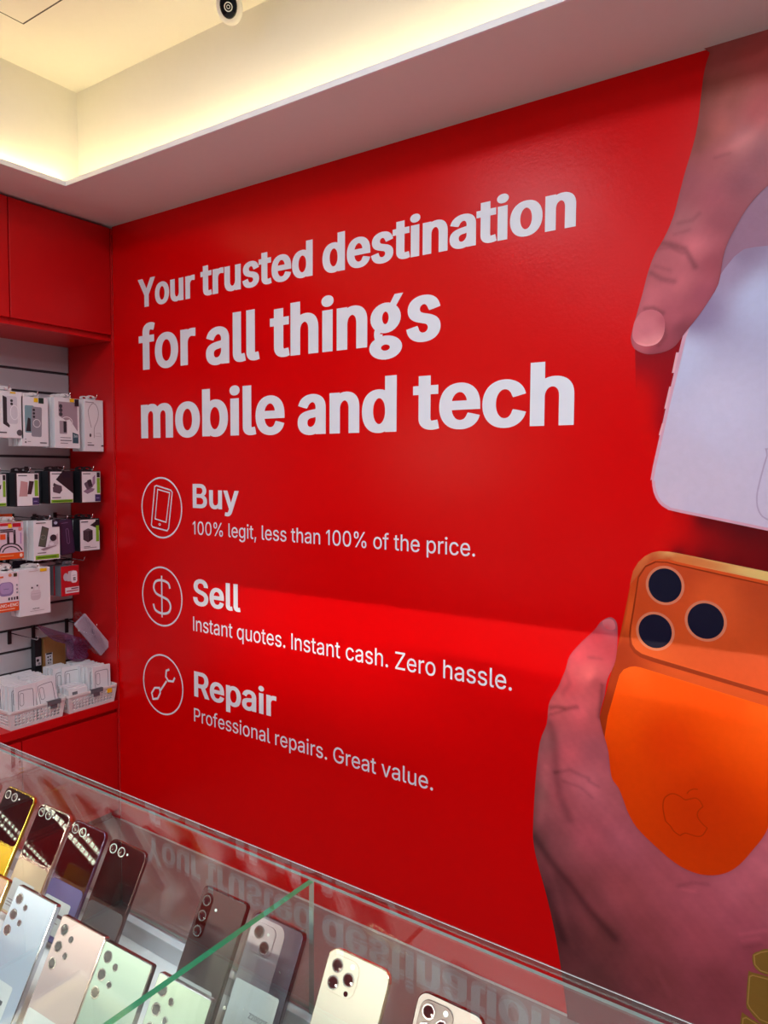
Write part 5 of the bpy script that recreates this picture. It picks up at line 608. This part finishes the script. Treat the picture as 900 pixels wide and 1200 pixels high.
pack('red and white wall charger pack with grey sides, bottom row of packs', 'P', [('r', 0, 0, 1, 1, (196, 20, 34)), ('r', .22, .02, 1.0, .28, (236, 228, 232)), ('r', .22, .02, 1.0, .085, (214, 30, 44)), LN(.28, .14, .95, .035, (190, 40, 60)), LN(.55, .21, .95, .04, (120, 30, 60)), ('e', .26, .64, .14, .13, (196, 190, 204)), ('p', [(.32, .50), (.72, .46), (.72, .84), (.40, .82)], (206, 196, 204)), ('R', .72, .62, .34, .62, .12, 0, (244, 238, 242)), ('r', .66, .56, .8, .60, DK), ('r', .66, .50, .8, .54, DK), ('r', .62, .66, .82, .68, (180, 170, 180))], .05, 'greyclip', n_behind=1, behind_label='grey sided pack queued behind the red wall charger pack', tab='greyclip')
# navy header strip of a pack behind, and orange header
y0, y1, z0, z1 = persp(PK['Q'], -3.26)
t = thing('accessory_box', 'narrow dark navy pack hanging behind the plain white earbuds box', 'boxed accessory', (-3.3, (y0+y1)/2, z0-.12))
M['navy'] = mat('navy_card', (26, 28, 50), .5)
attach(MB().box(-3.30, -3.262, y0+.006, y1-.006, z0-.12, z0).build('carton', M['navy'], bevel=.001), t)
attach(MB().box(-3.286, -3.284, y0, y1, z0, z1).build('header_card', M['navy']), t)
wire_hook('wire display hook holding the narrow navy pack', (y0+y1)/2, z1-.006, -3.25)
y0, y1, z0, z1 = persp(PK['I2'], -3.2)
M['orange'] = mat('orange_card', (238, 86, 26), .5)
t = thing('accessory_box', 'orange headed pack hanging behind the orange and lilac cable box', 'boxed accessory', (-3.22, (y0+y1)/2, z0-.1))
attach(MB().box(-3.222, -3.2, y0+.01, y1-.012, z0-.12, z0).build('carton', M['orange'], bevel=.001), t)
attach(MB().box(-3.212, -3.210, y0, y1, z0-.001, z1+.01).build('header_card', M['orange'], bevel=.001), t)
# hooks with nothing on their tips
wire_hook('empty wire hook on the lowest groove, nearest the outer end of the niche', 1.834, .951, -3.17, .055)
wire_hook('empty wire hook on the lowest groove, beside the brown card carton', 1.952, .955, -3.36, .055)
wire_hook('long wire hook on the lowest groove holding the clear bag', 2.128, .958, -3.16, .06)
wire_hook('empty wire hook above the red wall charger pack, beside the red side panel', 2.075, 1.292, -3.17, .03)

# ------------------------------------------------------------------ cartons and bags standing on the ledge
t = thing('card_carton', 'flat brown cardboard carton with white sticker standing behind the baskets', 'carton', (-3.378, 2.028, .606))
attach(MB().box(-3.396, -3.36, 1.972, 2.084, .606, .903).build('carton', M['kraft'], bevel=.0015), t)
art_mesh('sticker', [('r', 0, 0, 1, 1, (238, 232, 236)), ('r', .1, .86, .9, .99, DK), ('e', .35, .66, .12, .08, DK), ('e', .66, .70, .1, .07, (90, 60, 110)), ('p', [(.2, .4), (.5, .52), (.42, .34)], (110, 70, 130)), ('e', .68, .42, .1, .08, DK), ('r', .3, .12, .45, .26, DK), ('r', .6, .14, .7, .24, GRY)], 1.978, 2.015, .769, .830, -3.36, t)
art_mesh('printed_mark', [('R', .5, .5, .9, .9, .2, 0, (214, 176, 140)), ('R', .5, .5, .6, .5, .1, 0, (190, 140, 90))], 2.05, 2.074, .872, .885, -3.36, t)
t = thing('slim_pack', 'slim black pack with white label standing beside the brown card carton', 'carton', (-3.388, 1.95, .606))
attach(MB().box(-3.406, -3.372, 1.932, 1.966, .606, .908).build('carton', M['cartonblk'], bevel=.0015), t)
art_mesh('label', [('r', .1, .56, .9, .70, (220, 214, 220)), ('e', .4, .645, .2, .025, DK), ('e', .6, .59, .2, .02, GRY)], 1.932, 1.966, .606, .908, -3.372, t)
def crumple(out, k=7, amp=.012, seed=1, dome=.02):
    rng = random.Random(seed); c = [sum(p[0] for p in out)/len(out), sum(p[1] for p in out)/len(out)]; out = catmull(out, 4)
    n = len(out); vs = []; fs = []
    for side in (1, -1):
        o = len(vs)
        for j in range(k+1):
            f = 1-j/(k+.5)
            for p in out:
                y = c[0]+(p[0]-c[0])*f; z_ = c[1]+(p[1]-c[1])*f
                vs.append((side*(dome*(1-f*f)**.7)+(rng.uniform(-amp, amp) if j else 0), y, z_))
        for j in range(k):
            for i in range(n):
                q = (o+j*n+i, o+j*n+(i+1) % n, o+(j+1)*n+(i+1) % n, o+(j+1)*n+i); fs.append(q if side > 0 else q[::-1])
        q = tuple(o+k*n+i for i in range(n)); fs.append(q if side > 0 else q[::-1])
    return vs, fs
t = thing('film_pouch', 'crumpled purple film pouch lying across behind the baskets', 'bag', (-3.25, 2.02, .92))
po_ = [(1.875, 1.0), (1.942, .972), (2.029, .932), (2.105, .897), (2.150, .868), (2.155, .844), (2.130, .831), (2.135, .802), (2.098, .783), (2.044, .799), (2.018, .83), (2.014, .885), (1.966, .906), (1.916, .948)]
vs, fs = crumple([(a, b) for a, b in po_], 5, .006, 3, .014)
attach(MB().add([(-3.245+a, b, c) for a, b, c in vs], fs).build('film', M['pfilm']), t)
t = thing('plastic_bag', 'clear plastic bag with a pale slab inside leaning against the red side panel', 'bag', (-3.15, 2.1, .84))
s_ = 3.12/3.2
bg = [(a*s_, 1.73+(b+.0-1.73)*s_) for a, b in [(2.0422, 1.0223), (2.0607, 1.0442), (2.0922, 1.0225), (2.1193, .9887), (2.1514, .9493), (2.1839, .9008), (2.2082, .861), (2.215, .826), (2.20, .7987), (2.1724, .8001), (2.1257, .8395), (2.0807, .9073), (2.0545, .9621)]]
vs, fs = crumple(bg, 6, .009, 5, .022)
attach(MB().add([(-3.135+a, b, c) for a, b, c in vs], fs).build('film', M['film']), t)
c0 = Vector((0, sum(p[0] for p in bg)/len(bg), sum(p[1] for p in bg)/len(bg)))
attach(MB().box(-.006, .006, -.036, .036, -.118, .105).build('contents', mat('pale_slab', (190, 178, 190), .4), bevel=.003, matrix=Matrix.Translation((-3.135, c0.y+.005, c0.z)) @ Matrix.Rotation(.66, 4, 'X')), t)

# ------------------------------------------------------------------ white baskets full of boxed cases
def basket(label, y0, y1, xb, xf, z0, z1, clip_y, sticker=None):
    t = thing('storage_basket', label, 'basket', ((xb+xf)/2, (y0+y1)/2, z0), group='white baskets on the ledge')
    tp = .010    # the walls flare outwards by this much
    def wallp(p0, p1, q0, q1, nu, nv, name):
        p0, p1, q0, q1 = map(Vector, (p0, p1, q0, q1)); mb = MB(); vs = []; fs = []
        def L(u, v): return (p0*(1-u)+p1*u)*(1-v)+(q0*(1-u)+q1*u)*v
        for i in range(nu):
            for j in range(nv):
                hole = 0 < j < nv-1 and 0 < i < nu-1; o = len(vs)
                us = [i/nu, (i+.5)/nu, (i+1)/nu]; v_ = [j/nv, (j+.5)/nv, (j+1)/nv]
                ring_o = [(us[0], v_[0]), (us[1], v_[0]), (us[2], v_[0]), (us[2], v_[1]), (us[2], v_[2]), (us[1], v_[2]), (us[0], v_[2]), (us[0], v_[1])]
                vs += [L(*a) for a in ring_o]
                if hole:
                    cu, cv = us[1], v_[1]
                    for k in range(8):
                        a = math.radians(225+45*k); vs.append(L(cu+0.44/nu*math.cos(a), cv+.45/nv*math.sin(a)))
                    fs += [(o+k, o+(k+1) % 8, o+8+(k+1) % 8, o+8+k) for k in range(8)]
                else: fs.append(tuple(o+k for k in range(8)))
        o = mb.add(vs, fs).build(name, M['white_pl']); m = o.modifiers.new('s', 'SOLIDIFY'); m.thickness = .004; m.offset = -1; attach(o, t)
    a, b, c, d = (xf-tp, y0+tp, z0), (xf-tp, y1-tp, z0), (xf, y0, z1), (xf, y1, z1)
    e, f, g, h = (xb+tp, y0+tp, z0), (xb+tp, y1-tp, z0), (xb, y0, z1), (xb, y1, z1)
    wallp(a, b, c, d, 15, 6, 'front_wall'); wallp(f, e, h, g, 15, 6, 'rear_wall'); wallp(e, a, g, c, 16, 6, 'side_wall'); wallp(b, f, d, h, 16, 6, 'side_wall')
    attach(MB().box(xb+tp, xf-tp, y0+tp, y1-tp, z0+.0005, z0+.004).build('base', M['white_pl']), t)
    rim = MB(); pts = [(p[0]+(xb+xf)/2, p[1]+(y0+y1)/2) for p in rrect(xf-xb+.008, y1-y0+.008, .014, 5)]
    inn = [(p[0]+(xb+xf)/2, p[1]+(y0+y1)/2) for p in rrect(xf-xb-.004, y1-y0-.004, .010, 5)]
    n = len(pts); vs = [(*p, z1-.006) for p in pts]+[(*p, z1+.004) for p in pts]+[(*p, z1+.004) for p in inn]+[(*p, z1-.006) for p in inn]
    rim.add(vs, [(k*n+i, k*n+(i+1) % n, ((k+1) % 4)*n+(i+1) % n, ((k+1) % 4)*n+i) for k in range(4) for i in range(n)])
    attach(rim.build('rim', M['white_pl']), t)
    attach(MB().box(xf+.0045, xf+.009, clip_y-.032, clip_y+.032, z1-.012, z1+.007).box(xf-.006, xf+.009, clip_y-.032, clip_y+.032, z1+.0045, z1+.007).box(xf+.001, xf+.0046, clip_y-.016, clip_y+.016, z1-.03, z1-.012).build('label_clip', M['greyclip'], bevel=.001), t)
    if sticker: attach(MB().box(xf+.002, xf+.0038, sticker-.013, sticker+.013, z1-.030, z1-.010).build('price_sticker', mat('yellow_sticker', (250, 200, 30), .5), bevel=.001), t)
    return t
BX = -3.052
basket('white perforated basket with grey clip, further from the red mural', 1.630, 1.888, -3.33, BX, .606, .688, 1.83)
basket('white perforated basket with yellow price sticker, touching the mural side', 1.902, 2.158, -3.33, BX, .606, .688, 2.045, 2.115)
def case_box():
    t = thing('phone_case_box', 'x', 'boxed phone case')
    MB().box(-.006, .006, -.047, .047, 0, .172).build('carton', M['carton'], t, bevel=.0008)
    mb = MB(); L = lambda pts, wd, cl: (lambda r: mb.add([(.0063, a, b) for a, b in r[0]], r[1], 0, (96, 92, 108)))(ribbon(pts, wd, cl))
    L(catmull([(-.034, .02), (-.034, .10), (-.033, .142), (-.024, .150), (.024, .150), (.033, .142), (.034, .10), (.034, .02)], 3, False), .0022, False)
    L([(p[0], p[1]) for p in rrect(.018, .055, .0085, 5, -.019, .112)], .0018, True)
    L([(.026*math.cos(a)+.004, .026*math.sin(a)+.04) for a in [math.radians(d) for d in range(15, 170, 12)]], .0016, False)
    L([(-.012, .05), (.02, .056)], .002, False); L([(-.006, .042), (.016, .046)], .0015, False); L([(.018, .012), (.034, .012)], .0022, False)
    o = mb.build('line_drawing', M['pack'], t); return t
cb = case_box(); first = [True]
def put_box(x, y, z, rz, ry, label, group=None, rx=0):
    o = cb if first[0] else dup(cb); first[0] = False
    o.location = (x, y, z); o.rotation_euler = (rx, ry, rz); o['label'] = label
    if group: o['group'] = group
    elif 'group' in o: del o['group']
rng = random.Random(11); ZB = .611
put_box(-3.088, 1.722, ZB, .0, -.03, 'white case carton at the front of the basket further from the mural, standing upright')
put_box(-3.086, 1.832, ZB+.006, -.06, -.06, 'white case carton tilted by the grey clip, front of the basket further from the mural', rx=.13)
g1 = 'case cartons in the basket further from the mural'; l1 = 'white case carton queued behind the front ones in the basket further from the mural'
for k in range(10):
    for c_ in (0, 1):
        if k == 0 and c_ == 0: pass
        put_box(-3.122-.0195*k, (1.712, 1.822)[c_]+rng.uniform(-.012, .012), ZB, rng.uniform(-.05, .05), -.03+rng.uniform(-.02, .02), l1, g1)
put_box(-3.088, 2.098, ZB+.003, -.03, -.03, 'white case carton at the front of the basket beside the mural, behind the yellow sticker')
put_box(-3.20, 2.012, ZB+.004, -.08, -.02, 'white case carton standing tall in the middle of the basket beside the mural')
g2 = 'case cartons in the basket beside the mural'; l2 = 'white case carton queued behind the front ones in the basket beside the mural'
for k in range(10): put_box(-3.116-.0195*k, 2.094+rng.uniform(-.008, .006), ZB, rng.uniform(-.05, .05), -.02+rng.uniform(-.02, .02), l2, g2)
for k in range(5): put_box(-3.221-.0195*k, 1.982+rng.uniform(-.006, .006), ZB, rng.uniform(-.05, .05), -.02, l2, g2)
g3 = 'small cartons lying in the basket beside the mural'
for k in range(5):
    t = thing('small_carton', 'small white carton lying low in the basket beside the mural', 'carton', (-3.078-.021*k, 1.972+rng.uniform(-.006, .004), ZB), group=g3)
    t.rotation_euler = (0, -.12, rng.uniform(-.08, .08))
    MB().box(-.008, .008, -.048, .048, 0, .098+.004*(k % 3)).build('carton', M['carton'], t, bevel=.001)
    MB().box(.0081, .0084, -.03, -.004, .07, .086).build('printed_mark', M['greyclip'], t)
# ------------------------------------------------------------------ glass display case
X0, X1, YB, YF, ZG, ZH = -2.45, .75, .692, -.045, 1.219, 1.227
dc = thing('display_case', 'glass topped phone display case running along the shop in front of the red mural', 'display case', (-.85, .32, 0))
def pane(name, x0, x1, y0, y1, z0, z1, edges, parent=dc):
    mb = MB().box(x0, x1, y0, y1, z0, z1); 
    for i, e in zip(range(6), edges): mb.mi[i] = e      # order: bottom, top, y0, y1, x0, x1
    return attach(mb.build(name, [M['glass'], M['edge'], M['edge_deep'], M['edge_grey'], M['edge_rear']]), parent)
pane('top_glass', X0, X1, YF, YB, ZG, ZH, (0, 0, 1, 4, 1, 1))
# ground rear arris of the top pane: a thin chamfer, its glint painted on as white
attach(MB().add([(X0, YB-.0024, ZH+.0002), (X1, YB-.0024, ZH+.0002), (X1, YB+.0006, ZH-.0014), (X0, YB+.0006, ZH-.0014)], [(0, 1, 2, 3)]).build('painted_edge_glint', M['white_lip']), dc)
pane('rear_glass', X0, X1, .683, .688, 1.048, ZG-.0006, (3, 3, 0, 0, 1, 1))
pane('front_glass', X0, X1, YF, YF+.006, 1.018, ZG-.0006, (1, 1, 0, 0, 1, 1))
pane('divider_glass', -.581, -.573, YF+.008, .6825, 1.0178, ZG-.0006, (1, 2, 3, 3, 0, 0))
attach(MB().box(X0, X1, YF, YB-.004, .999, 1.017).build('display_shelf', M['shelf'], bevel=.001), dc)
attach(MB().box(X0, X1, .670, .688, 1.0172, 1.044).box(X0, X1, .668, .674, 1.044, 1.0475).build('rear_track', M['track'], bevel=.0008), dc)
attach(MB().box(X0, X1, YF+.01, YB-.012, .06, .9985).build('cabinet_body', M['white_paint'], bevel=.002), dc)
attach(MB().box(X0+.02, X1-.02, YF+.05, YB-.05, .001, .06).build('plinth', M['dark']), dc)
lb = attach(MB().box(X0, X1, YF+.0065, .058, 1.2125, ZG-.0008).box(X0, X1, YF+.0065, .0, 1.196, 1.2122).build('light_bar', M['alu']), dc)
bd = MB(); k = 0
while X0+.03+k*.017 < X1-.03:
    xx = X0+.03+k*.017; k += 1
    if -.60 < xx < -.55: continue
    bd.box(xx-.0045, xx+.0045, .0004, .0016, 1.2005, 1.2075)
bd = bd.build('led_row', M['bead'], lb); bd['kind'] = 'stuff'; bd.matrix_parent_inverse = Matrix.Translation(dc.location).inverted()

# ------------------------------------------------------------------ phones on clear stands
A_ = Vector((.991245, .105026, -.08002)); B_ = Vector((-.021265, -.471144, -.8818)); N_ = Vector((.130313, -.875782, .464785))
ROT = Matrix((A_, -B_, N_)).transposed() @ Matrix.Rotation(math.radians(LEAN), 3, 'X')
B_ = -(ROT @ Vector((0, 1, 0))); N_ = ROT @ Vector((0, 0, 1))
M['satin'] = mat('satin_lens_ring', (160, 155, 150), .45, noise=.01); M['lensgrey'] = mat('grey_lens_glass', (110, 112, 112), .12, metal=.6)
M['acryl'] = glass('clear_acrylic', (.93, .95, .95), 1.45)
M['label'] = mat('white_label', (206, 209, 205), .5, noise=.01); M['ink'] = mat('label_ink', (70, 72, 76), .6)
def bodymat(n, c, rough=.22, metal=0, coat=.6): 
    if n not in M: M[n] = mat(n, c, rough, metal=metal, coat=coat, noise=.01)
    return M[n]
def phone(label, tl, w, h, t, r, body, frame, group, kind, sticker=None, number=None, plateau=None):
    base = Vector(tl)+A_*(w/2)+B_*h-N_*t
    p = thing('mobile_phone', label, 'phone', base, ROT, group)
    MB().prism(rrect(w, h, r, 6, 0, h/2), 0, t).build('frame', frame, p, bevel=.0014)
    if kind == 'flip':
        hb = h*.5
        MB().prism(rrect(w-.004, h-hb-.004, r-.002, 6, 0, hb+(h-hb)/2), t, t+.0006).build('cover_screen', M['black_glass'], p)
        MB().prism(rrect(w-.004, hb-.005, r-.003, 6, 0, hb/2), t, t+.0005).build('back_cover', body, p)
        MB().box(-w/2+.001, w/2-.001, hb-.002, hb+.002, t-.001, t+.0003).build('hinge', frame, p)
        lens = [(-w/2+.0115, h-.0125, .0068), (-w/2+.0285, h-.0125, .0068)]; ringm = M['satin']
        MB().lathe([(.0016, t+.0005), (.0016, t+.0009), (0, t+.0009)], 12, -w/2+.0405, h-.0125).build('flash', M['label'], p)
    else:
        MB().prism(rrect(w-.0026, h-.0026, max(r-.0012, .001), 6, 0, h/2), t, t+.0005).build('back_cover', body, p)
        ringm = M['chrome']
    if kind == 'ultra':
        lens = [(-w/2+.0130, h-.0145, .0066), (-w/2+.0130, h-.0340, .0066), (-w/2+.0130, h-.0535, .0066), (-w/2+.0290, h-.0205, .0040), (-w/2+.0290, h-.0395, .0040)]
    if kind == 'iphone':
        MB().prism(rrect(.0385, .0385, .0105, 8, -w/2+.0247, h-.0247), t+.0004, t+.0016).build('camera_plateau', plateau or body, p, bevel=.0006)
        lens = [(-w/2+.0162, h-.0162, .0073), (-w/2+.0162, h-.0338, .0073), (-w/2+.0338, h-.0250, .0073)]
        MB().lathe([(.0028, t+.0016), (.0028, t+.0019), (0, t+.0019)], 14, -w/2+.0345, h-.0392).build('depth_sensor', M['lensglass'], p)
        MB().lathe([(.0028, t+.0016), (.0028, t+.0019), (0, t+.0019)], 14, -w/2+.0345, h-.0115).build('flash', M['label'], p)
    if kind == 'pill':
        MB().prism(rrect(.0165, .0545, .0082, 8, -w/2+.0135, h-.034), t+.0004, t+.0018).build('camera_island', frame, p, bevel=.0006)
        lens = [(-w/2+.0135, h-.034+q, .0066) for q in (.0185, 0, -.0185)]
        MB().lathe([(.0018, t+.0005), (.0018, t+.0009), (0, t+.0009)], 12, -w/2+.030, h-.022).build('flash', M['label'], p)
    if kind == 'cased':
        MB().prism(rrect(.050, h*.62, .012, 8, -.0125, h-h*.31-.004), t+.0005, t+.0008).build('cover_sheet', bodymat('pale_mauve_sheet', (176, 160, 168), .3), p)
        MB().prism(rrect(.034, .034, .009, 8, -w/2+.022, h-.026), t+.0008, t+.002).build('camera_island', bodymat('pale_mauve_sheet', 0), p, bevel=.0006)
        lens = [(-w/2+.0155, h-.0195, .0072), (-w/2+.0285, h-.0335, .0072)]
        MB().lathe([(.0018, t+.002), (.0018, t+.0024), (0, t+.0024)], 12, -w/2+.0285, h-.0185).build('flash', M['label'], p)
        MB().prism(rrect(w+.003, h+.003, r+.001, 6, 0, h/2), -.0006, t+.0032).build('clear_case', M['acryl'], p)
    z0 = t+(.0005 if kind in ('flip', 'ultra') else .0018)
    for lx, ly, lr in lens:
        mb = MB(); big = kind in ('iphone', 'pill', 'cased'); dz = .0016 if big else .0009
        mb.lathe([(lr, z0-.0004), (lr, z0+dz), (lr*.80, z0+dz), (lr*.80, z0+dz*.5)], 24, lx, ly, 0)
        mb.lathe([(lr*.80, z0+dz*.55), (lr*.5, z0+dz*.75), (0, z0+dz*.8)], 24, lx, ly, 1)
        mb.build('camera_lens', [ringm, M['lensgrey'] if kind == 'ultra' else M['lensglass']], p)
    if sticker:
        sy0, sh, sw, sx = sticker; zz = t+.0034 if kind == 'cased' else t+.0007
        st = MB().prism(rrect(sw, sh, .003, 4, sx, sy0+sh/2), zz, zz+.0002).build('price_label', M['label'], p)
        mb = MB()
        if number:
            v, f = text_mesh(number, .01); mx = max(q[0] for q in v)
            mb.add([(sx-sw*.02+q[0]/mx*sw*.42, sy0+sh*.58+q[1]*.0075, zz+.0004) for q in v], f)
        else: mb.box(sx, sx+sw*.36, sy0+sh*.52, sy0+sh*.62, zz+.0002, zz+.0004)
        if sh > .04:
            for k_ in range(3): mb.box(sx-sw*.42, sx+sw*(.28-.1*k_), sy0+sh*(.34-.09*k_), sy0+sh*(.36-.09*k_), zz+.0002, zz+.0004)
        mb.build('label_print', M['ink'], st)
    # clear easel that carries it
    s = thing('phone_stand', 'clear acrylic easel carrying the '+label.split(' phone')[0]+' phone', 'phone stand', base, ROT, 'clear easels in the glass case')
    bz = -.0022
    MB().prism(rrect(w*.7, h*.5, .004, 4, 0, h*.28), bz-.003, bz).build('back_plate', M['acryl'], s)
    MB().box(-w*.3, w*.3, -.0062, -.0022, bz-.003, t+.006).build('foot', M['acryl'], s)
    # strut down to the shelf
    top = Vector((0, h*.45, bz-.003)); wt = Vector(base)+ROT @ top; q = ROT.inverted() @ (Vector((wt.x, wt.y+.004, 1.0176))-Vector(base))
    q2 = ROT.inverted() @ (Vector((base.x, base.y, 1.0176))-Vector(base))
    MB().tube([top, q], .0028, 8).build('strut', M['acryl'], s)
    if q2.y < -.008: MB().tube([Vector((0, -.0061, bz)), q2], .0028, 8).build('strut', M['acryl'], s)
    return p
fm = lambda n, c: bodymat(n, c, .2, 1, 0)
FL = dict(w=.0745, h=.165, t=.007, r=.010)
PT = DATA['phones']
gB = 'folding phones in the back row of the case'; gF = 'large phones in the front row of the case'; gR = 'slab phones at the right of the case'
phone('dark folding phone with pale frame, outermost of the back row in the case', PT['f0'], .0745, .165, .007, .010, bodymat('mint', (190, 205, 200)), fm('silver_frame', (225, 215, 215)), gB, 'flip')
phone('yellow folding phone with black glass top half in the glass case', PT['f1'], .0745, .165, .007, .010, bodymat('yellow', (236, 186, 40)), fm('yellow_frame', (236, 205, 90)), gB, 'flip')
phone('cream folding phone with black glass top half in the glass case', PT['f2'], .0745, .165, .007, .010, bodymat('cream', (216, 190, 154)), fm('rose_frame', (240, 215, 205)), gB, 'flip', (.006, .046, .050, -.004))
phone('navy blue folding phone with black glass top half in the glass case', PT['f3'], .0745, .165, .007, .010, bodymat('navy_blue', (92, 96, 142)), fm('navy_frame', (120, 112, 140)), gB, 'flip', (.010, .046, .056, -.006))
phone('charcoal folding phone with black glass top half in the glass case', PT['f4'], .0745, .165, .007, .010, bodymat('charcoal', (84, 80, 80)), fm('char_frame', (110, 92, 92)), gB, 'flip', (.004, .040, .056, -.006))
phone('slate grey phone with three lenses in a dark pill standing behind the green glass edge', PT['grey'], .0745, .164, .0085, .006, bodymat('slate', (98, 88, 88), .12, .6), fm('slate_frame', (70, 58, 58)), gR, 'pill', (.024, .032, .060, -.004), 'Z200214')
phone('grey phone in a clear case with a large white label beside the glass divider', PT['case'], .0765, .163, .009, .008, bodymat('bluegrey', (96, 96, 112), .2, .2), fm('dark_frame', (60, 58, 70)), gR, 'cased', (.010, .078, .066, -.002), 'Z200215')
phone('creamy white phone with three dark lenses standing past the glass divider', PT['iph'], .0815, .165, .0083, .0125, bodymat('ivory', (182, 176, 160), .5, 0, 0), fm('gold_frame', (235, 222, 190)), gR, 'iphone')
phone('graphite phone with three lenses and pale flash standing past the glass divider', PT['blk'], .0765, .148, .0083, .0115, bodymat('graphite', (140, 130, 124), .4, 0, .2), fm('graph_frame', (90, 80, 78)), gR, 'iphone', plateau=bodymat('graphite_glass', (74, 66, 64), .25))
phone('bronze slab phone with gold frame cut off at the edge of the photo, front row', PT['u0'], .0795, .1623, .0086, .003, bodymat('bronze', (176, 146, 122), .2, 0, .35), fm('bright_gold', (240, 205, 130)), gF, 'ultra')
phone('silver blue slab phone with five round lenses, front row of the case', PT['US'], .0795, .1623, .0086, .003, bodymat('silverblue', (178, 190, 203), .16, .1, .35), fm('silver_frame2', (205, 208, 215)), gF, 'ultra', (.006, .05, .058, -.008))
phone('pale pink slab phone with five round lenses, front row of the case', PT['UP'], .0795, .1623, .0086, .003, bodymat('palepink', (198, 176, 170), .16, .05, .35), fm('pink_frame', (225, 205, 198)), gF, 'ultra', (.006, .05, .058, -.008))
phone('mint green slab phone with five round lenses, front row before the green glass edge', PT['UG'], .0795, .1623, .0086, .003, bodymat('mintgreen', (170, 190, 172), .16, .05, .35), fm('mint_frame', (110, 106, 104)), gF, 'ultra', (.006, .05, .058, -.008))
phone('pale green slab phone with five round lenses, front row under the green glass edge', PT['U4'], .0795, .1623, .0086, .003, bodymat('palegreen', (178, 194, 172), .16, .05, .35), fm('pale_frame', (120, 112, 110)), gF, 'ultra')
